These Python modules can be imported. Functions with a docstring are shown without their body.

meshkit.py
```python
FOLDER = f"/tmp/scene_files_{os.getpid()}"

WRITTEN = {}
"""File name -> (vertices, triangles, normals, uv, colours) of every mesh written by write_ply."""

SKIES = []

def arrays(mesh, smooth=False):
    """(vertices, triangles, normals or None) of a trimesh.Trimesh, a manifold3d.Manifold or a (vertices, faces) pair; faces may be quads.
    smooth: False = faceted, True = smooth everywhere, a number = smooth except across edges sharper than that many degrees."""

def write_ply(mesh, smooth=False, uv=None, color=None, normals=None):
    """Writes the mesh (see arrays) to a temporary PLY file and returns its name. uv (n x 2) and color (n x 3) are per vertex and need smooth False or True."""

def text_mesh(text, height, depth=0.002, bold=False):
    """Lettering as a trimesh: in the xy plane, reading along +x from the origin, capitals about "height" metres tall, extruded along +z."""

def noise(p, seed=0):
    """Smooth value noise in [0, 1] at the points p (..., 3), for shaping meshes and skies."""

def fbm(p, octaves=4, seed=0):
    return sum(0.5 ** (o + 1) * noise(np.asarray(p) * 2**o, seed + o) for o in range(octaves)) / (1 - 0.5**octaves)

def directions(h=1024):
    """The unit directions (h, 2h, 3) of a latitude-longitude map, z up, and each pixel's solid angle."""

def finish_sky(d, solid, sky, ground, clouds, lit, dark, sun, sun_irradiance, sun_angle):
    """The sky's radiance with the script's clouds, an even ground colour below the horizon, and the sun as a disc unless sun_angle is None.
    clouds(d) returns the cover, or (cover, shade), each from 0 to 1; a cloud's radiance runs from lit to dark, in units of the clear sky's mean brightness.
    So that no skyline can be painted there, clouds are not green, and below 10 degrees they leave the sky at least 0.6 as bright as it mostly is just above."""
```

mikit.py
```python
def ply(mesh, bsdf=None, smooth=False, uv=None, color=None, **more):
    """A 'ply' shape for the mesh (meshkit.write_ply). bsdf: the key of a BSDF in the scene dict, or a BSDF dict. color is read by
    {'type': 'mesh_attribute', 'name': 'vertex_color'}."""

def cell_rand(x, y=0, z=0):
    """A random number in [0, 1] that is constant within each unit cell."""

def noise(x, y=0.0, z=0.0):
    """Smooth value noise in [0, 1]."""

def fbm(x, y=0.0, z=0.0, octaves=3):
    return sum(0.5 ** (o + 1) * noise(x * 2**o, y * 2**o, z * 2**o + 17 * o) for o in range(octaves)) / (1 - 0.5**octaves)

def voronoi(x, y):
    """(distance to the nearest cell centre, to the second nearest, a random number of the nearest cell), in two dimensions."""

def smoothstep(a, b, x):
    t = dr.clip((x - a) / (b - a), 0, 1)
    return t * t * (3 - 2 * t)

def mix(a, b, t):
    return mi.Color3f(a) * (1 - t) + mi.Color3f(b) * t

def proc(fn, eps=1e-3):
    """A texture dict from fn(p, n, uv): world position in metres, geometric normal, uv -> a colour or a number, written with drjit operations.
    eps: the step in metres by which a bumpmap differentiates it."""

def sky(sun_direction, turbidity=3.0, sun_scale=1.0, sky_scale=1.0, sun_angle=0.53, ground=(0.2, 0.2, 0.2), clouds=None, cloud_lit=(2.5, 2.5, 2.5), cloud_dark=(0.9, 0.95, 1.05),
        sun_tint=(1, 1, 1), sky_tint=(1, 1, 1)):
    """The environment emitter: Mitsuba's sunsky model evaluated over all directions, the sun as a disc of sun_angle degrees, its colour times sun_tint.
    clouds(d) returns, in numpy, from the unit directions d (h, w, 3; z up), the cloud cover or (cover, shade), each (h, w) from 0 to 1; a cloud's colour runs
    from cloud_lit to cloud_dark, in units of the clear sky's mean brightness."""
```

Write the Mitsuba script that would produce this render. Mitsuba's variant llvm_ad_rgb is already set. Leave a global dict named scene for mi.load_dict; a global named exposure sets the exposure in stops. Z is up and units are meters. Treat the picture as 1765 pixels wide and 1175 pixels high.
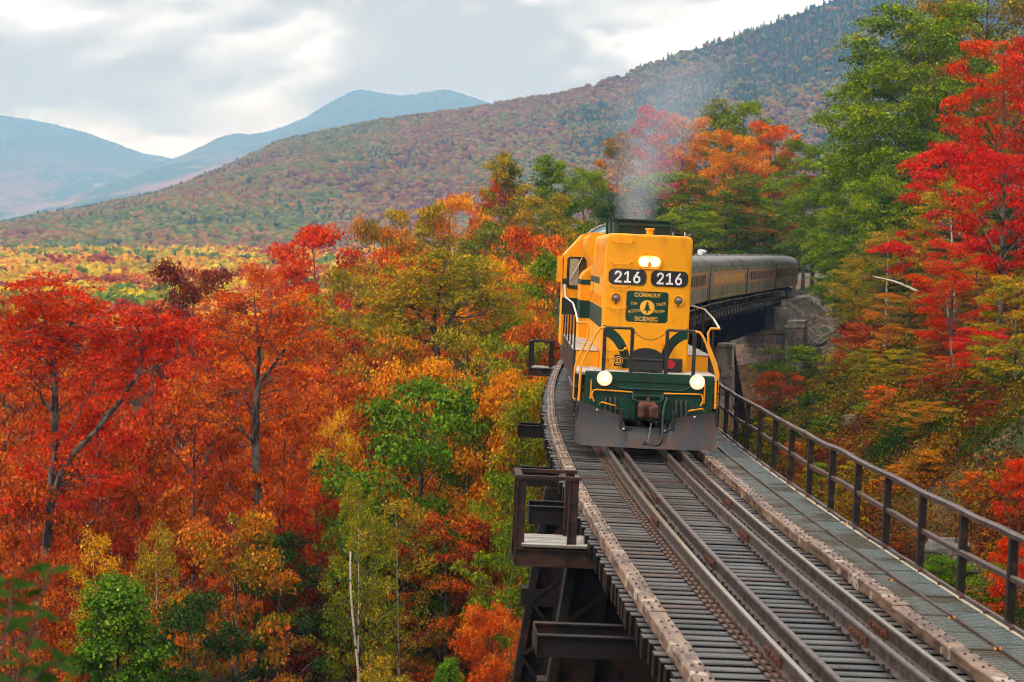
import math
import numpy as np
import trimesh
import manifold3d
import drjit as dr
import mitsuba as mi
import mikit
import meshkit
from shapely.geometry import Polygon, Point, box as sbox
from shapely import affinity
from mikit import noise as tnoise, fbm as tfbm, cell_rand, smoothstep, mix, voronoi

T = mi.ScalarTransform4f
scene, labels = {}, {}

# ------------------------------------------------------------------ camera
F_PX, CX, CY, HORIZON, CAM_H = 3500.0, 882.5, 587.5, 442.0, 4.0
PITCH = math.atan((CY - HORIZON) / F_PX)
cam_o = np.array([0.0, 0.0, CAM_H])
cam_f = np.array([0.0, math.cos(PITCH), -math.sin(PITCH)])
cam_u = np.array([0.0, math.sin(PITCH), math.cos(PITCH)])
scene['camera'] = {
    'type': 'thinlens', 'fov': 2 * math.degrees(math.atan(CX / F_PX)), 'fov_axis': 'x',
    'aperture_radius': 0.011, 'focus_distance': 48.0,
    'near_clip': 0.5, 'far_clip': 30000.0,
    'to_world': T().look_at(origin=cam_o.tolist(), target=(cam_o + cam_f).tolist(), up=[0, 0, 1]),
    'medium': {'type': 'ref', 'id': 'air'},
}

# ------------------------------------------------------------------ sky
exposure = 2.05


def clouds(d):
    p = np.stack([d[..., 0] * 11.0, d[..., 1] * 11.0, d[..., 2] * 22.0], -1) + np.array([3.4, 4.6, 1.8])
    w = meshkit.fbm(p * 0.9 + 3.1, 3, 5) - 0.5
    q = p + w[..., None] * np.array([1.25, 1.25, 1.1])
    m = meshkit.fbm(q * 0.5 + np.array([0.4, 7.7, 2.0]), 3, 23)
    n = meshkit.fbm(q * 1.15 + np.array([4.3, 1.7, 0.6]), 6, 11)
    f = meshkit.fbm(q * 5.5 + 1.3, 5, 37)
    shade = 0.80 + 2.1 * (m - 0.5) + 1.8 * (n - 0.5) + 1.0 * (f - 0.5)
    edge = np.clip((n - 0.495 + 0.50 * (f - 0.5)) / 0.09, 0, 1)
    shade = shade - 0.60 * edge * edge * (3 - 2 * edge) * (1.15 - shade)
    shade = np.where(shade > 0.7, 0.7 + 0.3 * np.tanh((shade - 0.7) / 0.45), shade)
    lift = np.clip((d[..., 2] - 0.14) * 1.6, 0, 0.85)
    return np.ones(d.shape[:2]), np.clip(shade, 0.02, 1) * (1 - lift)


scene['sky'] = mikit.sky([-0.50, -0.48, 0.78], turbidity=4, sun_scale=0.30, sun_angle=12, clouds=clouds,
                         cloud_lit=(5.0, 5.0, 5.0), cloud_dark=(1.08, 1.105, 1.10), sun_tint=(1.0, 0.95, 0.88), ground=(0.10, 0.09, 0.06))


# ------------------------------------------------------------------ helpers
def uniq(name):
    if name not in scene and name not in labels:
        return name
    k = 1
    while f'{name}_{k:03d}' in scene or f'{name}_{k:03d}' in labels:
        k += 1
    return f'{name}_{k:03d}'


_count = {}


def fresh(name):
    """Like uniq, but quick for pieces that come by the hundred."""
    k = _count.get(name, 0)
    _count[name] = k + 1
    return name if k == 0 else f'{name}_{k:03d}'


def thing(name, label, cat, group=None):
    key = fresh(name)
    labels[key] = {'label': label, 'category': cat}
    if group:
        labels[key]['group'] = group
    return key


def put(key, mesh, bsdf, smooth=False, to_world=None, parent=None, label=None, kind=None, color=None, **more):
    if parent is not None:
        key = parent + '__' + key
    if key not in labels or key in scene:
        key = fresh(key)
    d = dict(mesh) if isinstance(mesh, dict) else mikit.ply(mesh, bsdf, smooth=smooth, color=color, **more)
    if isinstance(mesh, dict) and bsdf is not None:
        d['bsdf'] = {'type': 'ref', 'id': bsdf}
    if to_world is not None:
        d['to_world'] = to_world
    scene[key] = d
    if label or kind:
        labels[key] = {}
        if label:
            labels[key]['label'] = label
        if kind:
            labels[key]['kind'] = kind
    return key


class MB:
    """Collects boxes, bars, tubes and prisms as one mesh."""

    def __init__(self):
        self.v, self.f, self.n = [], [], 0

    def add(self, v, f):
        v, f = np.asarray(v, float), np.asarray(f, int)
        self.v.append(v)
        self.f.append(f + self.n)
        self.n += len(v)
        return self

    def mesh(self, m):
        return self.add(m.vertices, m.faces)

    def box(self, lo, hi, fn=None):
        lo, hi = np.array(lo, float), np.array(hi, float)
        v = np.array([[x, y, z] for x in (0, 1) for y in (0, 1) for z in (0, 1)], float) * (hi - lo) + lo
        if fn is not None:
            v = fn(v)
        return self.add(v, BOXF)

    def cbox(self, lo, hi, c=0.01):
        """Box with chamfered edges (three boxes' hull)."""
        lo, hi = np.minimum(lo, hi).astype(float), np.maximum(lo, hi).astype(float)
        c = min(c, 0.45 * float((hi - lo).min()))
        pts = []
        for a in range(3):
            l, h = lo + c, hi - c
            l, h = l.copy(), h.copy()
            l[a], h[a] = lo[a], hi[a]
            pts += [[x, y, z] for x in (l[0], h[0]) for y in (l[1], h[1]) for z in (l[2], h[2])]
        m = trimesh.convex.convex_hull(np.array(pts))
        return self.mesh(m)

    def bar(self, p0, p1, w, h=None, up=(0, 0, 1)):
        h = w if h is None else h
        p0, p1 = np.array(p0, float), np.array(p1, float)
        t = p1 - p0
        L = np.linalg.norm(t)
        t = t / L
        a = np.cross(t, up)
        if np.linalg.norm(a) < 1e-4:
            a = np.cross(t, (0, 1, 0))
        a /= np.linalg.norm(a)
        b = np.cross(a, t)
        v = [p + a * (w / 2 * sx) + b * (h / 2 * sz) for p in (p0, p1) for sx in (-1, 1) for sz in (-1, 1)]
        # order to match BOXF: x(along) major, then a, then b
        return self.add(v, BOXF[:, ::-1])

    def tube(self, pts, r, sides=8, caps=True):
        p = np.asarray(pts, float)
        n = len(p)
        r = np.broadcast_to(np.asarray(r, float), (n,))
        t = np.gradient(p, axis=0)
        t /= np.linalg.norm(t, axis=1, keepdims=True) + 1e-12
        a = np.cross(t[0], [0, 0, 1.0])
        if np.linalg.norm(a) < 1e-3:
            a = np.cross(t[0], [0, 1.0, 0])
        fr = []
        for i in range(n):
            a = a - t[i] * (a @ t[i])
            a /= np.linalg.norm(a) + 1e-12
            fr.append(a.copy())
        A = np.array(fr)
        B = np.cross(t, A)
        ang = np.arange(sides) * 2 * np.pi / sides
        v = (p[:, None] + r[:, None, None] * (np.cos(ang)[None, :, None] * A[:, None] + np.sin(ang)[None, :, None] * B[:, None])).reshape(-1, 3)
        i, j = np.meshgrid(np.arange(n - 1), np.arange(sides), indexing='ij')
        q = np.stack([i * sides + j, i * sides + (j + 1) % sides, (i + 1) * sides + (j + 1) % sides, (i + 1) * sides + j], -1).reshape(-1, 4)
        f = np.vstack([q[:, [0, 1, 2]], q[:, [0, 2, 3]]])
        if caps:
            k = np.arange(1, sides - 1)
            f = np.vstack([f, np.stack([k * 0, k + 1, k], 1), np.stack([k * 0, k, k + 1], 1) + (n - 1) * sides])
        return self.add(v, f)

    def prism(self, poly, h, fn):
        """Shapely polygon extruded by h, its (x, y, z) put through fn(v)."""
        for g in getattr(poly, 'geoms', [poly]):
            m = trimesh.creation.extrude_polygon(g, h, engine='earcut')
            self.add(fn(np.array(m.vertices)), m.faces)
        return self

    def done(self):
        return trimesh.Trimesh(np.vstack(self.v), np.vstack(self.f), process=False)


BOXF = np.array([[0, 1, 3], [0, 3, 2], [4, 6, 7], [4, 7, 5], [0, 4, 5], [0, 5, 1], [2, 3, 7], [2, 7, 6], [0, 2, 6], [0, 6, 4], [1, 5, 7], [1, 7, 3]])


def rrect(cx, cy, w, h, r, q=6):
    return sbox(cx - w / 2 + r, cy - h / 2 + r, cx + w / 2 - r, cy + h / 2 - r).buffer(r, quad_segs=q)


def at(px, py, y):
    """World point at depth y on the sight line of a photo pixel (used to survey positions)."""
    d = cam_f + (px - CX) / F_PX * np.array([1.0, 0, 0]) + (CY - py) / F_PX * cam_u
    return cam_o + d * (y / d[1])


# ------------------------------------------------------------------ the railway line: a plan curve with a banked deck
_ty = np.arange(-40, 460, 0.25)
_tm = np.interp(_ty, [-40, 19.2, 48, 150, 217, 320, 400, 460], [-0.165, -0.056, 0.0, 0.221, 0.224, 0.212, 0.15, 0.1])
_tx = np.concatenate([[0], np.cumsum((_tm[1:] + _tm[:-1]) / 2 * 0.25)])
_tx += 2.72 - np.interp(48, _ty, _tx)
_ts = np.concatenate([[0], np.cumsum(np.sqrt(1 + ((_tm[1:] + _tm[:-1]) / 2) ** 2) * 0.25)])
_ts -= np.interp(0, _ty, _ts)
BANK = math.radians(2.65)


def s_of(y):
    return float(np.interp(y, _ty, _ts))


def track_x(y):
    return np.interp(y, _ty, _tx)


def rail_frame(s):
    """centre, forward, right, up (banked) along arc length s (array)."""
    s = np.atleast_1d(np.asarray(s, float))
    y = np.interp(s, _ts, _ty)
    x = np.interp(y, _ty, _tx)
    m = np.interp(y, _ty, _tm)
    c = np.stack([x, y, x * 0], -1)
    t = np.stack([m, m * 0 + 1, m * 0], -1)
    t /= np.linalg.norm(t, axis=1, keepdims=True)
    r = np.stack([t[:, 1], -t[:, 0], t[:, 0] * 0], -1)
    up = np.array([0, 0, 1.0])
    rb = r * math.cos(BANK) - up * math.sin(BANK)
    ub = up * math.cos(BANK) + r * math.sin(BANK)
    return c, t, rb, ub


def on_track(s, d, z, flat=False):
    c, t, r, u = rail_frame(s)
    if flat:
        u = np.broadcast_to([0, 0, 1.0], c.shape)
        r = np.cross(t, u)
    d, z = np.asarray(d, float), np.asarray(z, float)
    return c + r * d[..., None] + u * z[..., None]


def track_fn(v):
    """Maps (d, s, z) to world."""
    v = np.asarray(v, float)
    return on_track(v[:, 1], v[:, 0], v[:, 2])


def sweep(profile, s0, s1, step=2.0, flat=False):
    """Closed (d, z) profile, counter-clockwise seen along the track, swept from s0 to s1."""
    n = max(2, int(math.ceil((s1 - s0) / step)) + 1)
    S = np.linspace(s0, s1, n)
    P = np.asarray(profile, float)
    k = len(P)
    v = on_track(np.repeat(S, k), np.tile(P[:, 0], n), np.tile(P[:, 1], n), flat)
    i, j = np.meshgrid(np.arange(n - 1), np.arange(k), indexing='ij')
    q = np.stack([i * k + j, i * k + (j + 1) % k, (i + 1) * k + (j + 1) % k, (i + 1) * k + j], -1).reshape(-1, 4)
    f = np.vstack([q[:, [0, 1, 2]], q[:, [0, 2, 3]]])
    cap = trimesh.creation.triangulate_polygon(Polygon(P), engine='earcut')
    cf = np.asarray(cap[1])
    if np.allclose(cap[0][:k], P):
        f = np.vstack([f, cf[:, ::-1], cf + (n - 1) * k])
    m = trimesh.Trimesh(v, f, process=False)
    return m


def track_matrix(s, span=0.0):
    """to_world of a body standing on the rails: local x right, y away from the camera, z up; span = wheel base."""
    a, b = on_track(s, [0.0], [0.0])[0], on_track(s + max(span, 0.5), [0.0], [0.0])[0]
    t = (b - a) / np.linalg.norm(b - a)
    r = np.cross(t, [0, 0, 1.0])
    r /= np.linalg.norm(r)
    u = np.cross(r, t)
    rb, ub = r * math.cos(BANK) - u * math.sin(BANK), u * math.cos(BANK) + r * math.sin(BANK)
    m = np.eye(4)
    m[:3, 0], m[:3, 1], m[:3, 2], m[:3, 3] = rb, t, ub, a
    return T(m.tolist())


# ------------------------------------------------------------------ materials
def rgb(*c):
    return {'type': 'rgb', 'value': list(c)}


def pbr(key, color, rough=0.5, metal=0.0, spec=0.5, two=True, bump=None, **more):
    b = {'type': 'principled', 'base_color': color if isinstance(color, dict) else rgb(*color), 'roughness': rough, 'metallic': metal, 'specular': spec, **more}
    if bump:
        b = {'type': 'bumpmap', 'arbitrary': mikit.proc(bump[0], bump[2] if len(bump) > 2 else 1e-3), 'scale': bump[1], 'bsdf': b}
    scene[key] = {'type': 'twosided', 'bsdf': b} if two else b


def worn(base, dirt, scale=3.0, lo=0.45, hi=0.75, streak=1.0, amount=1.0):
    """A base colour with soft patches of dirt or rust."""
    def fn(p, n, uv):
        k = tfbm(p.x * scale, p.y * scale, p.z * scale * streak, 4)
        return mix(base, dirt, smoothstep(lo, hi, k) * amount)
    return mikit.proc(fn)


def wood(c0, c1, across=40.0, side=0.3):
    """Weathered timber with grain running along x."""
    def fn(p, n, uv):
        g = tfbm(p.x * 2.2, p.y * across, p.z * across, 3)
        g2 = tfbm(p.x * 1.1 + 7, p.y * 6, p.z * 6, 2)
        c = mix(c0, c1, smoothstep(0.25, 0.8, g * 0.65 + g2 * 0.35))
        return mix(mi.Color3f(c0) * side, c, smoothstep(0.3, 0.8, n.z))  # tops keep the grain colour, sides painted dark as shade in the gaps
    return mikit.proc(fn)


pbr('paint_yellow', worn((0.84, 0.335, 0.0030), (0.42, 0.145, 0.006), 2.6, 0.50, 0.80, 0.22, 0.7), 0.42, 0, 0.3)
pbr('paint_orange_rail', (0.78, 0.30, 0.008), 0.4)
pbr('paint_green', worn((0.004, 0.038, 0.021), (0.014, 0.018, 0.011), 4, 0.45, 0.8, 0.4), 0.42, 0, 0.35)
pbr('paint_black', worn((0.014, 0.013, 0.013), (0.045, 0.03, 0.02), 5, 0.5, 0.8), 0.4)
pbr('letter_yellow', (0.85, 0.42, 0.03), 0.5)
pbr('leaf_tan', (0.42, 0.17, 0.02), 0.6)
pbr('letter_white', (0.72, 0.72, 0.72), 0.5)
pbr('paint_red', (0.42, 0.012, 0.016), 0.3)
pbr('plow_steel', worn((0.026, 0.026, 0.030), (0.055, 0.026, 0.014), 5.0, 0.45, 0.66, 0.4), 0.45, 0.0, 0.4)
pbr('deck_grey', worn((0.36, 0.33, 0.29), (0.2, 0.17, 0.14), 5, 0.4, 0.75), 0.55)
pbr('rust', worn((0.105, 0.030, 0.014), (0.045, 0.018, 0.012), 9, 0.4, 0.7), 0.75)
pbr('chrome', (0.5, 0.5, 0.5), 0.25, 0.9)
pbr('hose_black', (0.02, 0.02, 0.02), 0.45)
pbr('white_bar', (0.62, 0.60, 0.57), 0.4)
pbr('dark_glass', (0.012, 0.014, 0.014), 0.04, 0, 0.9)
pbr('curtain', (0.30, 0.28, 0.20), 0.7)
scene['pane'] = {'type': 'thindielectric', 'int_ior': 1.5}
pbr('lamp_grey', (0.16, 0.14, 0.13), 0.15, 0.2)

# trestle
pbr('trestle_steel', worn((0.009, 0.007, 0.0065), (0.045, 0.015, 0.009), 2.4, 0.5, 0.74, 0.6), 0.65, 0, 0.25)
pbr('rusty_steel', worn((0.042, 0.016, 0.010), (0.013, 0.008, 0.007), 6, 0.4, 0.7), 0.6, 0, 0.3)
pbr('railing_steel', worn((0.085, 0.050, 0.042), (0.040, 0.022, 0.018), 7, 0.4, 0.72), 0.32, 0.4)
pbr('post_steel', worn((0.011, 0.008, 0.0075), (0.04, 0.017, 0.011), 7, 0.5, 0.75), 0.5, 0, 0.3)
pbr('grating_steel', worn((0.135, 0.16, 0.155), (0.075, 0.066, 0.042), 1.3, 0.48, 0.66), 0.42, 0.3)
pbr('grating_dirty', worn((0.115, 0.125, 0.11), (0.075, 0.058, 0.035), 1.6, 0.42, 0.62), 0.5, 0.2)
pbr('galvanised', worn((0.42, 0.38, 0.29), (0.26, 0.17, 0.10), 2.0, 0.5, 0.7), 0.5, 0.2)
pbr('rail_side', worn((0.060, 0.040, 0.032), (0.030, 0.020, 0.017), 8, 0.4, 0.7), 0.6)
pbr('rail_top', (0.42, 0.36, 0.27), 0.26, 0.85)
pbr('guard_top', worn((0.10, 0.076, 0.070), (0.065, 0.047, 0.042), 8, 0.4, 0.7), 0.4, 0.3)
pbr('plate_rust', worn((0.10, 0.050, 0.032), (0.045, 0.025, 0.02), 11, 0.4, 0.7), 0.6)
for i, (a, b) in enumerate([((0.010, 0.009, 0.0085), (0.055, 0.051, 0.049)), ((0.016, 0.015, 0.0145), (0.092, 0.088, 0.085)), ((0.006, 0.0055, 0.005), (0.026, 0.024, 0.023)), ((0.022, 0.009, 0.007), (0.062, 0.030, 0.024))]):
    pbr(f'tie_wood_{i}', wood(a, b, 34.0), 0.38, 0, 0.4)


def timber_colour(p, n, uv):
    k = tfbm(p.x * 3.0, p.y * 3.0, p.z * 6, 4)
    g = tfbm(p.x * 26.0, p.y * 2.5, p.z * 26, 3)
    c = mix((0.045, 0.023, 0.015), (0.20, 0.125, 0.082), smoothstep(0.3, 0.66, k * 0.6 + g * 0.4))
    return mix(c, (0.42, 0.35, 0.28), smoothstep(0.60, 0.74, tfbm(p.x * 5 + 9, p.y * 5, p.z * 5, 3)) * 0.7)


pbr('guard_timber_wood', mikit.proc(timber_colour), 0.5)
pbr('plank_grey', wood((0.13, 0.115, 0.10), (0.42, 0.39, 0.35), 30, 0.9), 0.6)
pbr('spike_dark', (0.03, 0.02, 0.017), 0.55)

# stone, concrete, ground
pbr('concrete', worn((0.30, 0.265, 0.195), (0.13, 0.11, 0.075), 1.6, 0.42, 0.66, 0.35), 0.75)
for i, c in enumerate([(0.30, 0.20, 0.165), (0.22, 0.175, 0.155), (0.36, 0.26, 0.20), (0.17, 0.15, 0.135)]):
    pbr(f'ashlar_{i}', worn(c, tuple(0.45 * x for x in c), 4.0, 0.40, 0.72), 0.8)
pbr('mortar', (0.30, 0.275, 0.235), 0.9)


def ground_colour(p, n, uv):
    k = tfbm(p.x * 0.25, p.y * 0.25, p.z * 0.25, 4)
    g = tfbm(p.x * 4, p.y * 4, p.z * 4, 3)
    c = mix((0.040, 0.026, 0.014), (0.11, 0.055, 0.022), smoothstep(0.3, 0.7, g))
    return mix(c, (0.045, 0.060, 0.014), smoothstep(0.5, 0.68, k))


pbr('forest_floor', mikit.proc(ground_colour), 0.9, 0, 0.2)


def ballast_colour(p, n, uv):
    d1, d2, r = voronoi(p.x * 9, p.y * 9)
    k = tfbm(p.x * 0.8, p.y * 0.8, 0.0, 3)
    c = mix((0.085, 0.068, 0.052), (0.23, 0.195, 0.155), r)
    return mix(c, (0.10, 0.068, 0.045), smoothstep(0.48, 0.72, k))


pbr('ballast', mikit.proc(ballast_colour), 0.85, 0, 0.3)
pbr('boulder_stone', worn((0.115, 0.11, 0.10), (0.045, 0.048, 0.035), 3.2, 0.42, 0.66), 0.85)


def bark_colour(p, n, uv):
    k = tfbm(p.x * 7, p.y * 7, p.z * 2.0, 3)
    c = mix((0.035, 0.028, 0.024), (0.16, 0.135, 0.11), smoothstep(0.35, 0.7, k))
    return mix(c, (0.20, 0.20, 0.13), smoothstep(0.6, 0.75, tfbm(p.x * 2.2, p.y * 2.2, p.z * 1.2 + 3, 3)) * 0.6)


pbr('bark', mikit.proc(bark_colour), 0.85, 0, 0.25)


def birch_colour(p, n, uv):
    k = tfbm(p.x * 3, p.y * 3, p.z * 9, 3)
    return mix((0.52, 0.46, 0.36), (0.06, 0.05, 0.04), smoothstep(0.55, 0.72, k))


pbr('birch_bark', mikit.proc(birch_colour), 0.7, 0, 0.3)
VCOL = {'type': 'mesh_attribute', 'name': 'vertex_color'}
scene['leaves'] = {'type': 'principledthin', 'base_color': VCOL, 'roughness': 0.5, 'spec_trans': 0.0, 'diff_trans': 0.38, 'eta': 1.35}
pbr('far_leaves', VCOL, 0.9, 0, 0.15)

# ------------------------------------------------------------------ the land
def sstep(a, b, x):
    t = np.clip((np.asarray(x, float) - a) / (b - a), 0, 1)
    return t * t * (3 - 2 * t)


def valley_floor(x, y):
    return -21.5 + 17.0 * sstep(420, 1500, y) + 0 * x


def ground(x, y):
    x, y = np.asarray(x, float), np.asarray(y, float)
    d = x - track_x(np.clip(y, -39, 459))
    gully = -11.8 + 0.62 * d
    low = -21.0 - 0.004 * np.abs(d)
    gully = np.where(gully > low + 2, gully, low + 2 * np.exp((np.minimum(gully, low + 2) - low - 2) / 2))
    right = np.where(d > 2.6, -0.62 - np.clip((d - 2.6) * 0.75, 0, 2.3 * np.exp(-np.maximum(y - 192, 0) / 60) + 0.3) + 0.55 * np.maximum(d - 7.0, 0), -0.62)
    left = -0.62 - 0.42 * np.maximum(-d - 3.2, 0)
    left = np.maximum(left, -21 - 0.004 * np.abs(d))
    bench = np.where(d > 0, right, left)
    z = gully + (bench - gully) * sstep(176, 197, y)
    z = np.where(d > 0, 55 * np.tanh(np.maximum(z, 0) / 55) + np.minimum(z, 0), z)
    fade = sstep(430, 900, y)
    z = z * (1 - fade) + valley_floor(x, y) * fade
    p = np.stack([x * 0.11, y * 0.11, x * 0], -1)
    rough = (meshkit.fbm(p, 4, 3) - 0.5) * np.where(np.abs(d) < 5, np.where(y > 180, 0.15, 1.2), 1.9)
    return z + rough


def graded(lo, hi, a, b, fine, grow=1.18):
    mid = list(np.arange(a, b + 1e-6, fine))
    st, v = fine, mid[-1]
    while v < hi:
        st *= grow
        v = min(v + st, hi)
        mid.append(v)
    st, v, pre = fine, mid[0], []
    while v > lo:
        st *= grow
        v = max(v - st, lo)
        pre.append(v)
    return np.array(pre[::-1] + mid)


def grid_mesh(X, Y, Z):
    h, w = X.shape
    v = np.stack([X, Y, Z], -1).reshape(-1, 3)
    i, j = np.meshgrid(np.arange(h - 1), np.arange(w - 1), indexing='ij')
    a = i * w + j
    f = np.vstack([np.stack([a, a + 1, a + w + 1], -1).reshape(-1, 3), np.stack([a, a + w + 1, a + w], -1).reshape(-1, 3)])
    return trimesh.Trimesh(v, f, process=False)


gx, gy = np.meshgrid(graded(-5200, 5200, -70, 90, 1.6), graded(-60, 11800, 8, 330, 2.0))
put('ground', grid_mesh(gx, gy, ground(gx, gy)), 'forest_floor', smooth=True, kind='structure', label='leaf littered forest floor falling away under the trestle')


def hill(px, py, depth, foot_depth, power=1.15, noise_amp=18.0, noise_len=260.0, seed=1, nx=260, nu=70, back=0.25):
    """Hill surface: crest heights surveyed from the photograph, turned into heights over world x at the crest's distance."""
    cx = (np.array(px, float) - CX) / F_PX * depth
    cz = CAM_H + (HORIZON - np.array(py, float)) / F_PX * depth
    X, U = np.meshgrid(np.linspace(cx[0], cx[-1], nx), np.concatenate([np.linspace(0, 1, nu), 1 + np.linspace(0, back, 8)[1:]]))
    crest = np.interp(X, cx, cz)
    k = np.ones(9) / 9
    crest = np.apply_along_axis(lambda r: np.convolve(np.pad(r, 4, 'edge'), k, 'valid'), 1, crest)
    Y = foot_depth + (depth - foot_depth) * U
    foot = -8.0
    n = meshkit.fbm(np.stack([X / noise_len, Y / noise_len / 1.6, X * 0], -1), 5, seed) - 0.5
    Z = foot + (crest - foot) * np.where(U <= 1, U, 1) ** power - np.maximum(U - 1, 0) * (crest - foot) * 1.4
    Z = Z + noise_amp * n * np.sin(np.pi * np.clip(U, 0, 1)) ** 0.7 * 2
    tail = meshkit.fbm(np.stack([X / 40, Y / 40, X * 0], -1), 3, seed + 9) - 0.5
    return X, Y, np.maximum(Z + tail * depth * 0.0011, -26.0)


RIDGE_PX = [-260, -120, 20, 100, 200, 300, 380, 440, 500, 560, 650, 700, 800, 862, 900, 1000, 1060, 1150, 1240, 1330, 1420, 1540, 1765, 2100]
RIDGE_PY = [455, 440, 412, 372, 350, 333, 303, 266, 243, 233, 211, 206, 194, 184, 176, 159, 139, 102, 76, 42, 9, -41, -135, -230]
RX, RY, RZ = hill(RIDGE_PX, RIDGE_PY, 2600, 1420, 1.1, 26, 330, 4)
put('near_hill', grid_mesh(RX, RY, RZ), 'forest_floor', smooth=True, kind='structure', label='long forested ridge falling from right to left behind the valley')


def far_colour(p, n, uv):
    k = tfbm(p.x / 420, p.y / 900, p.z / 260, 5)
    s = tfbm(p.x / 60, p.y / 120, p.z / 60, 4)
    c = mix((0.032, 0.055, 0.040), (0.16, 0.075, 0.055), smoothstep(0.46, 0.62, k))
    c = mix(c, (0.17, 0.11, 0.035), smoothstep(0.56, 0.72, s) * 0.6)
    return mix(c, (0.03, 0.05, 0.04), smoothstep(230, 520, p.z))


pbr('far_slope', mikit.proc(far_colour), 0.95, 0, 0.1)
put('distant_mountain', grid_mesh(*hill([-700, -300, 0, 100, 200, 310, 380, 400, 420, 450, 500, 530, 560, 590, 612, 630, 650, 690, 725, 745, 765, 785, 810, 862, 960, 1100, 1400],
                                       [420, 415, 395, 355, 312, 270, 238, 231, 230, 233, 215, 203, 184, 166, 156, 155, 160, 166, 164, 158, 154, 158, 168, 182, 215, 260, 330], 9000, 4300, 1.25, 75, 900, 7, 420, 90)),
    'far_slope', smooth=True, kind='structure', label='hazy blue double peaked mountain in the distance')
put('distant_mountain', grid_mesh(*hill([-1200, -700, -400, -200, -60, 0, 30, 60, 90, 120, 160, 200, 240, 262, 290, 330, 420, 600],
                                       [300, 250, 225, 205, 198, 199, 203, 208, 214, 221, 232, 247, 263, 268, 270, 285, 330, 420], 9700, 5600, 1.3, 85, 900, 12, 320, 90)),
    'far_slope', smooth=True, kind='structure', label='hazy blue mountain shoulder at the left edge of the sky')
put('low_hill', grid_mesh(*hill([-900, -500, -200, -60, 0, 30, 60, 90, 140], [330, 340, 358, 368, 377, 386, 400, 425, 448], 3600, 2500, 1.1, 22, 300, 17, 160, 50)),
    'far_slope', smooth=True, kind='structure', label='low reddish hill at the far left behind the valley')

# far woods: crowns as rough lumps, spruces as tiered cones, each one coloured whole
rng = np.random.default_rng(5)
ICO1 = trimesh.creation.icosphere(subdivisions=1)
ICO0 = trimesh.creation.icosphere(subdivisions=0)


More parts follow.
